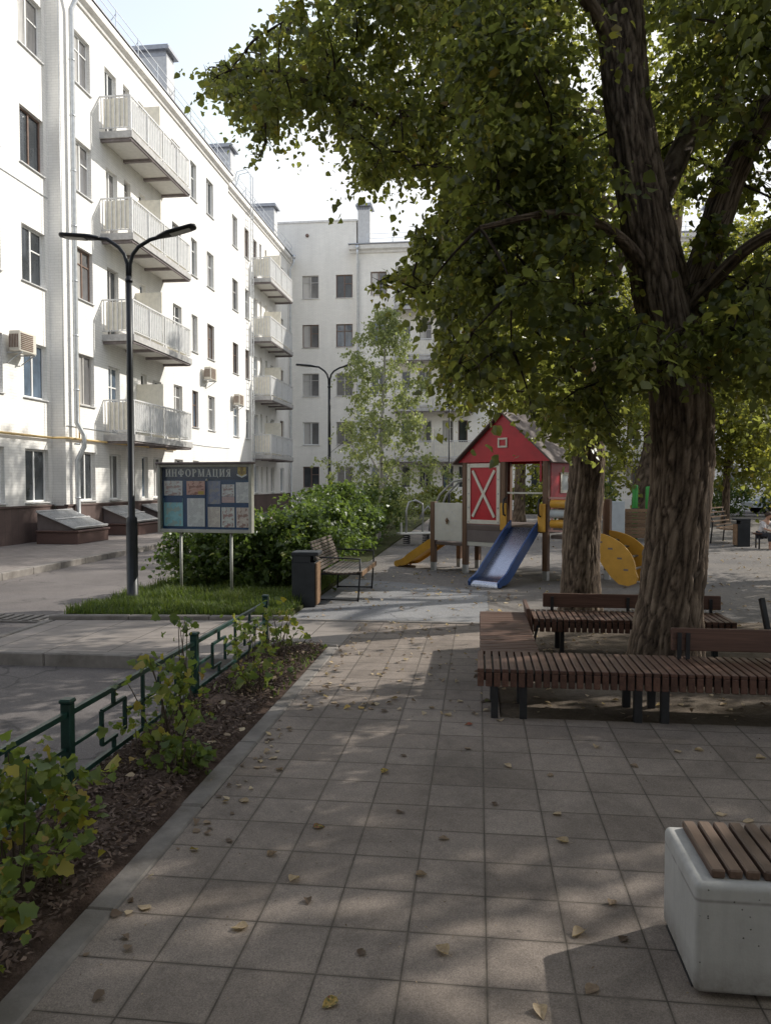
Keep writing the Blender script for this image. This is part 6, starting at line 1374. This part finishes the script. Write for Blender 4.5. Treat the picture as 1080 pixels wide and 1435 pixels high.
# ================================================================== GRASS, CHIPS, LITTER
def blades(name, n, xs, ys, h, seed, z=.03, mat='grass', w=.006, cond=None):
    g = np.random.default_rng(seed)
    x = g.uniform(*xs, n); y = g.uniform(*ys, n)
    if cond is not None: k = cond(x, y, g); x, y = x[k], y[k]
    n = len(x); H = h * g.uniform(.4, 1.25, n) * np.array([.45 + .95 * max(0, .5 + mnoise.noise(Vector((a * 2.2, b * 2.2, seed)))) for a, b in zip(x, y)]); a = g.uniform(0, 6.28, n); ln = g.uniform(.1, .75, n) * H
    B = np.stack([x, y, np.full(n, z)], 1); d = np.stack([np.cos(a), np.sin(a), np.zeros(n)], 1); s = np.stack([-np.sin(a), np.cos(a), np.zeros(n)], 1) * w
    up = np.array([0, 0, 1.])
    V = np.stack([B - s, B + s, B + d * ln[:, None] * .35 + up * (H * .6)[:, None] + s * .7, B + d * ln[:, None] * .35 + up * (H * .6)[:, None] - s * .7, B + d * ln[:, None] + up * H[:, None] + s * .1, B + d * ln[:, None] + up * H[:, None] - s * .1], 1).reshape(-1, 3)
    F = (np.array([(0, 1, 2, 3), (3, 2, 4, 5)])[None] + (np.arange(n) * 6)[:, None, None]).reshape(-1, 4)
    return stuff(np_mesh(name, V, F, mat, tone=np.repeat(np.clip(g.normal(.42, .2, n) + np.array([.3 * mnoise.noise(Vector((a * 1.7, b * 1.7, 3.))) for a, b in zip(x, y)]), 0, 1), 2)))
blades('grass', 34000, (-5.04, -2.33), (8.86, 12.8), .115, 81, cond=lambda x, y, g: (g.random(len(x)) < 1.1 - (y - 8.9) / 4.5) & (y > 8.84 + (x + 5.05) * .109))
blades('weeds', 1500, (-2.0, -1.5), (5.6, 7.6), .05, 82, z=.02, w=.008, cond=lambda x, y, g: g.random(len(x)) < np.clip((y - 5.6) / 1.6, 0, 1) * (.3 + .7 * (np.sin(x * 31) * np.sin(y * 9) > .1)))
def flakes(name, P, size, mat, tone, shape=OVATE, flat=.35, seed=1):
    n = len(P); g = np.random.default_rng(seed)
    a = g.uniform(0, 6.28, n); d = np.stack([np.cos(a), np.sin(a), g.normal(0, flat * .5, n)], 1); nr = g.normal(0, flat, (n, 3)) + np.array([0, 0, 1.]); x = unit(np.cross(d, nr)); zz = np.cross(x, d)
    s = size * g.uniform(.45, 1.25, (n, 1, 1)); cv = shape['v'][None]; cu = g.uniform(-.5, 2.2, (n, 1, 1))
    V = P[:, None] + s * (cv[..., 0:1] * x[:, None] + (cv[..., 1:2] - .5) * d[:, None] + cv[..., 2:3] * cu * zz[:, None])
    low = V[..., 2].min(axis=1) - P[:, 2]; V[..., 2] -= np.minimum(low, 0)[:, None] * .92
    F = shape['f'][None] + (np.arange(n) * len(shape['v']))[:, None, None]
    return stuff(np_mesh(name, V.reshape(-1, 3), F.reshape(-1, 4), mat, tone=np.repeat(tone, len(shape['f']))))
g = np.random.default_rng(91)
n = 15000; x = g.uniform(-2.18, -1.52, n); y = np.where(g.random(n) < .75, g.uniform(.8, 5.5, n), g.uniform(5.5, 7.55, n))
P = np.stack([x, y, g.uniform(.02, .07, n)], 1); flakes('bark_mulch', P, .038, 'chip', np.clip(g.beta(2, 3, n) + .05, 0, 1), NARROW, .5, 92)
def litter(name, n, xs, ys, z, size, seed, tmu=.5):
    g = np.random.default_rng(seed); x = g.uniform(*xs, n); y = ys[0] + (ys[1] - ys[0]) * g.random(n)
    k = np.array([mnoise.noise(Vector((a * .8, b * .8, seed))) for a, b in zip(x, y)]) + g.normal(0, .25, n) > -.05; x, y = x[k], y[k]
    flakes(name, np.stack([x, y, np.full(len(x), z)], 1), size, 'dry', np.clip(g.beta(2.2, 2.2, len(x)), 0, 1), OVATE, .3, seed)
litter('leaf_litter_on_path', 330, (-1.35, .1), (5.4, 9.0), .004, .05, 101)
litter('leaf_litter_by_kerb', 150, (-1.37, -1.2), (1.8, 8.8), .004, .042, 108)
litter('leaf_litter_on_rubber', 380, (-2.2, .2), (9.2, 14.5), -.004, .055, 102)
litter('leaf_litter_on_soil', 1300, (.2, 6.), (5.5, 9.6), -.006, .05, 103)
litter('leaf_litter_on_playground', 1800, (-1.0, 10.), (10, 24), -.01, .06, 104)
litter('leaf_litter_on_bed', 160, (-2.1, -1.5), (1.5, 7.5), .06, .055, 105)
litter('leaf_litter_on_road', 130, (-7.5, -2.3), (3.5, 9.0), -.106, .05, 106)
n = 1500; x = g.uniform(-1.36, 4, n); y = 1.6 + 7 * g.random(n); flakes('paving_crumbs', np.stack([x, y, np.full(n, .003)], 1), .011, 'dry', np.clip(g.beta(1.6, 4, n), 0, .6), NARROW, .5, 107)
# single fallen leaves on the paving, each lying on its own
FLS = [(-0.87, 2.71, 0.062, 0.66, 'cream fallen leaf lying beside the kerb of the shrub bed'),
       (-0.12, 2.66, 0.062, 0.66, 'cream fallen leaf lying on the middle of the path'),
       (0.37, 2.51, 0.062, 0.42, 'dry brown fallen leaf lying in front of the white block bench'),
       (0.2, 2.38, 0.062, 0.66, 'cream fallen leaf lying in front of the white block bench'),
       (-0.46, 2.34, 0.062, 0.92, 'yellow fallen leaf lying on the middle of the path'),
       (-0.75, 3.08, 0.058, 0.66, 'cream fallen leaf lying on the middle of the path'),
       (-0.9, 3.28, 0.05, 0.42, 'dry brown fallen leaf lying beside the kerb of the shrub bed'),
       (-1.28, 2.8, 0.058, 0.66, 'cream fallen leaf lying beside the kerb of the shrub bed'),
       (-0.52, 4.31, 0.058, 0.92, 'yellow fallen leaf lying on the middle of the path'),
       (-0.06, 4.76, 0.05, 0.42, 'dry brown fallen leaf lying on the sunlit paving left of the long bench'),
       (0.09, 3.94, 0.045, 0.14, 'dark curled fallen leaf lying on the middle of the path'),
       (-0.06, 5.24, 0.058, 1.0, 'single red fallen leaf on the paving left of the long bench leg'),
       (-0.75, 3.57, 0.058, 0.97, 'single green fallen leaf on the paving'),
       (0.18, 4.48, 0.058, 0.66, 'cream fallen leaf lying on the middle of the path'),
       (0.4, 3.86, 0.058, 0.66, 'cream fallen leaf lying on the paving between the long bench and the white block'),
       (0.74, 4.88, 0.058, 0.66, 'cream fallen leaf lying on the paving under the edge of the long bench'),
       (0.39, 3.56, 0.058, 0.66, 'cream fallen leaf lying on the paving between the long bench and the white block'),
       (0.53, 3.05, 0.05, 0.42, 'dry brown fallen leaf lying on the paving between the long bench and the white block'),
       (0.37, 2.82, 0.062, 0.66, 'cream fallen leaf lying in front of the white block bench'),
       (0.53, 2.81, 0.045, 0.14, 'dark curled fallen leaf lying in front of the white block bench'),
       (1.36, 4.89, 0.058, 0.66, 'cream fallen leaf lying on the paving under the edge of the long bench'),
       (1.22, 4.86, 0.058, 0.66, 'cream fallen leaf lying on the paving under the edge of the long bench'),
       (1.31, 3.88, 0.058, 0.66, 'cream fallen leaf lying on the paving behind the white block bench'),
       (1.69, 4.8, 0.058, 0.66, 'cream fallen leaf lying on the paving under the edge of the long bench'),
       (-1.44, 4.06, 0.05, 0.42, 'dry brown fallen leaf lying beside the kerb of the shrub bed'),
       (-1.2, 3.82, 0.058, 0.66, 'cream fallen leaf lying beside the kerb of the shrub bed'),
       (-1.13, 4.27, 0.05, 0.42, 'dry brown fallen leaf lying beside the kerb of the shrub bed'),
       (-0.44, 4.58, 0.045, 0.14, 'dark curled fallen leaf lying on the middle of the path'),
       (-0.33, 5.6, 0.05, 0.42, 'dry brown fallen leaf lying on the sunlit paving left of the long bench'),
       (-0.21, 5.43, 0.058, 0.66, 'cream fallen leaf lying on the sunlit paving left of the long bench'),
       (-0.77, 5.52, 0.05, 0.42, 'dry brown fallen leaf lying beside the kerb of the shrub bed'),
       (-1.28, 5.63, 0.045, 0.14, 'dark curled fallen leaf lying beside the kerb of the shrub bed'),
       (-1.24, 6.64, 0.05, 0.42, 'dry brown fallen leaf lying beside the kerb of the shrub bed'),
       (-1.13, 3.38, 0.045, 0.14, 'dark curled fallen leaf lying beside the kerb of the shrub bed'),
       (-0.23, 3.18, 0.05, 0.42, 'dry brown fallen leaf lying on the middle of the path'),
       (-0.15, 3.52, 0.05, 0.42, 'dry brown fallen leaf lying on the middle of the path'),
       (-0.66, 2.92, 0.045, 0.14, 'dark curled fallen leaf lying on the middle of the path'),
       (-0.4, 2.62, 0.045, 0.14, 'dark curled fallen leaf lying on the middle of the path'),
       (-0.38, 3.78, 0.045, 0.14, 'dark curled fallen leaf lying on the middle of the path'),
       (0.41, 4.37, 0.05, 0.42, 'dry brown fallen leaf lying on the paving between the long bench and the white block'),
       (0.91, 4.57, 0.05, 0.42, 'dry brown fallen leaf lying on the paving between the long bench and the white block'),
       (1.21, 3.95, 0.058, 0.66, 'cream fallen leaf lying on the paving behind the white block bench'),
       (0.16, 5.36, 0.058, 0.66, 'cream fallen leaf lying on the paving under the edge of the long bench'),
       (-0.64, 6.34, 0.058, 0.66, 'cream fallen leaf lying on the sunlit paving left of the long bench'),
       (-0.5, 6.43, 0.058, 0.66, 'cream fallen leaf lying on the sunlit paving left of the long bench')]
def leaf_mesh(seed, size, tone):
    g = np.random.default_rng(seed); nu, nv = 6, 9; V = []; cu = g.uniform(-.2, .9); cv = g.uniform(-.3, .8); tw = g.uniform(-.5, .5)
    for j in range(nv + 1):
        v = j / nv; w = .40 * math.sin(PI * min(1, v ** .72 * .98 + .015)) ** .85 * (1 - .25 * v)
        for i in range(nu + 1):
            u = i / nu * 2 - 1; X = u * w; Z = abs(u) ** 1.6 * w * cu + (v - .5) ** 2 * cv * .7 + u * w * tw * (v - .4) + .02 * math.sin(9 * v + 5 * u + seed)
            V.append((X, v - .5, Z))
    V += [(-.012, -.5, V[3][2]), (.012, -.5, V[3][2]), (.05 + .01, -.86, V[3][2] + .02), (.05 - .01, -.86, V[3][2] + .02)]
    V = np.array(V) * size; V[:, 2] -= V[:, 2].min()
    F = [(j * (nu + 1) + i, j * (nu + 1) + i + 1, (j + 1) * (nu + 1) + i + 1, (j + 1) * (nu + 1) + i) for j in range(nv) for i in range(nu)]; k = (nu + 1) * (nv + 1); F.append((k, k + 1, k + 2, k + 3))
    return V, np.array(F), np.clip(tone + g.normal(0, .03, len(F)), 0, 1)
for i, (x, y, s, tone, lab) in enumerate(FLS):
    V, F, tn = leaf_mesh(200 + i, s, tone)
    o = np_mesh('fallen_leaf', V, F, 'dry', tone=tn, smooth=True); o.location = (x, y, .003); o.rotation_euler = (random.uniform(-.12, .12), random.uniform(-.12, .12), random.uniform(0, 6.28))
    tag(o, lab, 'leaf', 'fallen leaves lying on the paving')

# ================================================================== LIGHT, SKY, CAMERA
AZ, EL = 60.5, 34.
w = bpy.data.worlds.new('World'); SC.world = w; w.use_nodes = True; nt = w.node_tree; nt.nodes.clear()
sky = nt.nodes.new('ShaderNodeTexSky'); sky.sky_type = 'NISHITA'; sky.sun_disc = False; sky.sun_elevation = R(EL); sky.sun_rotation = R(AZ); sky.altitude = 150; sky.air_density = 1.; sky.dust_density = 2.6; sky.ozone_density = 1.
bg = nt.nodes.new('ShaderNodeBackground'); bg.inputs[1].default_value = .15
hs = nt.nodes.new('ShaderNodeHueSaturation'); hs.inputs['Saturation'].default_value = .6; hs.inputs['Value'].default_value = 2.8
tint = nt.nodes.new('ShaderNodeMix'); tint.data_type = 'RGBA'; tint.blend_type = 'MULTIPLY'; tint.inputs[0].default_value = 1.; tint.inputs[7].default_value = (1., .96, .915, 1)
nt.links.new(sky.outputs[0], hs.inputs['Color']); nt.links.new(hs.outputs[0], tint.inputs[6]); cap = nt.nodes.new('ShaderNodeVectorMath'); cap.operation = 'MINIMUM'; cap.inputs[1].default_value = (7.5, 7.65, 7.85)
nt.links.new(tint.outputs[2], cap.inputs[0]); nt.links.new(cap.outputs[0], bg.inputs[0]); out = nt.nodes.new('ShaderNodeOutputWorld'); nt.links.new(bg.outputs[0], out.inputs[0])
L = bpy.data.lights.new('Sun', 'SUN'); L.energy = 5.0; L.angle = R(.53); L.color = (1., .95, .86)
lo = bpy.data.objects.new('Sun', L); COL.objects.link(lo)
dv = Vector((math.sin(R(AZ)) * math.cos(R(EL)), math.cos(R(AZ)) * math.cos(R(EL)), math.sin(R(EL))))
lo.rotation_euler = dv.to_track_quat('Z', 'Y').to_euler(); lo.location = (20, 10, 30)
cam = bpy.data.cameras.new('Camera'); cam.sensor_fit = 'HORIZONTAL'; cam.sensor_width = 36; cam.lens = 36.; cam.clip_start = .05; cam.clip_end = 2000
co = bpy.data.objects.new('Camera', cam); COL.objects.link(co); co.location = (0, 0, 1.65); co.rotation_euler = (R(90 - 2.12), 0, R(6.86)); SC.camera = co
SC.view_settings.view_transform = 'Standard'; SC.view_settings.look = 'None'; SC.view_settings.exposure = 0; SC.view_settings.gamma = 1
SC.render.engine = 'CYCLES'; SC.cycles.use_denoising = True; SC.cycles.max_bounces = 10; SC.cycles.diffuse_bounces = 6; SC.cycles.transmission_bounces = 6; SC.cycles.transparent_max_bounces = 8
SC.cycles.sample_clamp_indirect = 8.
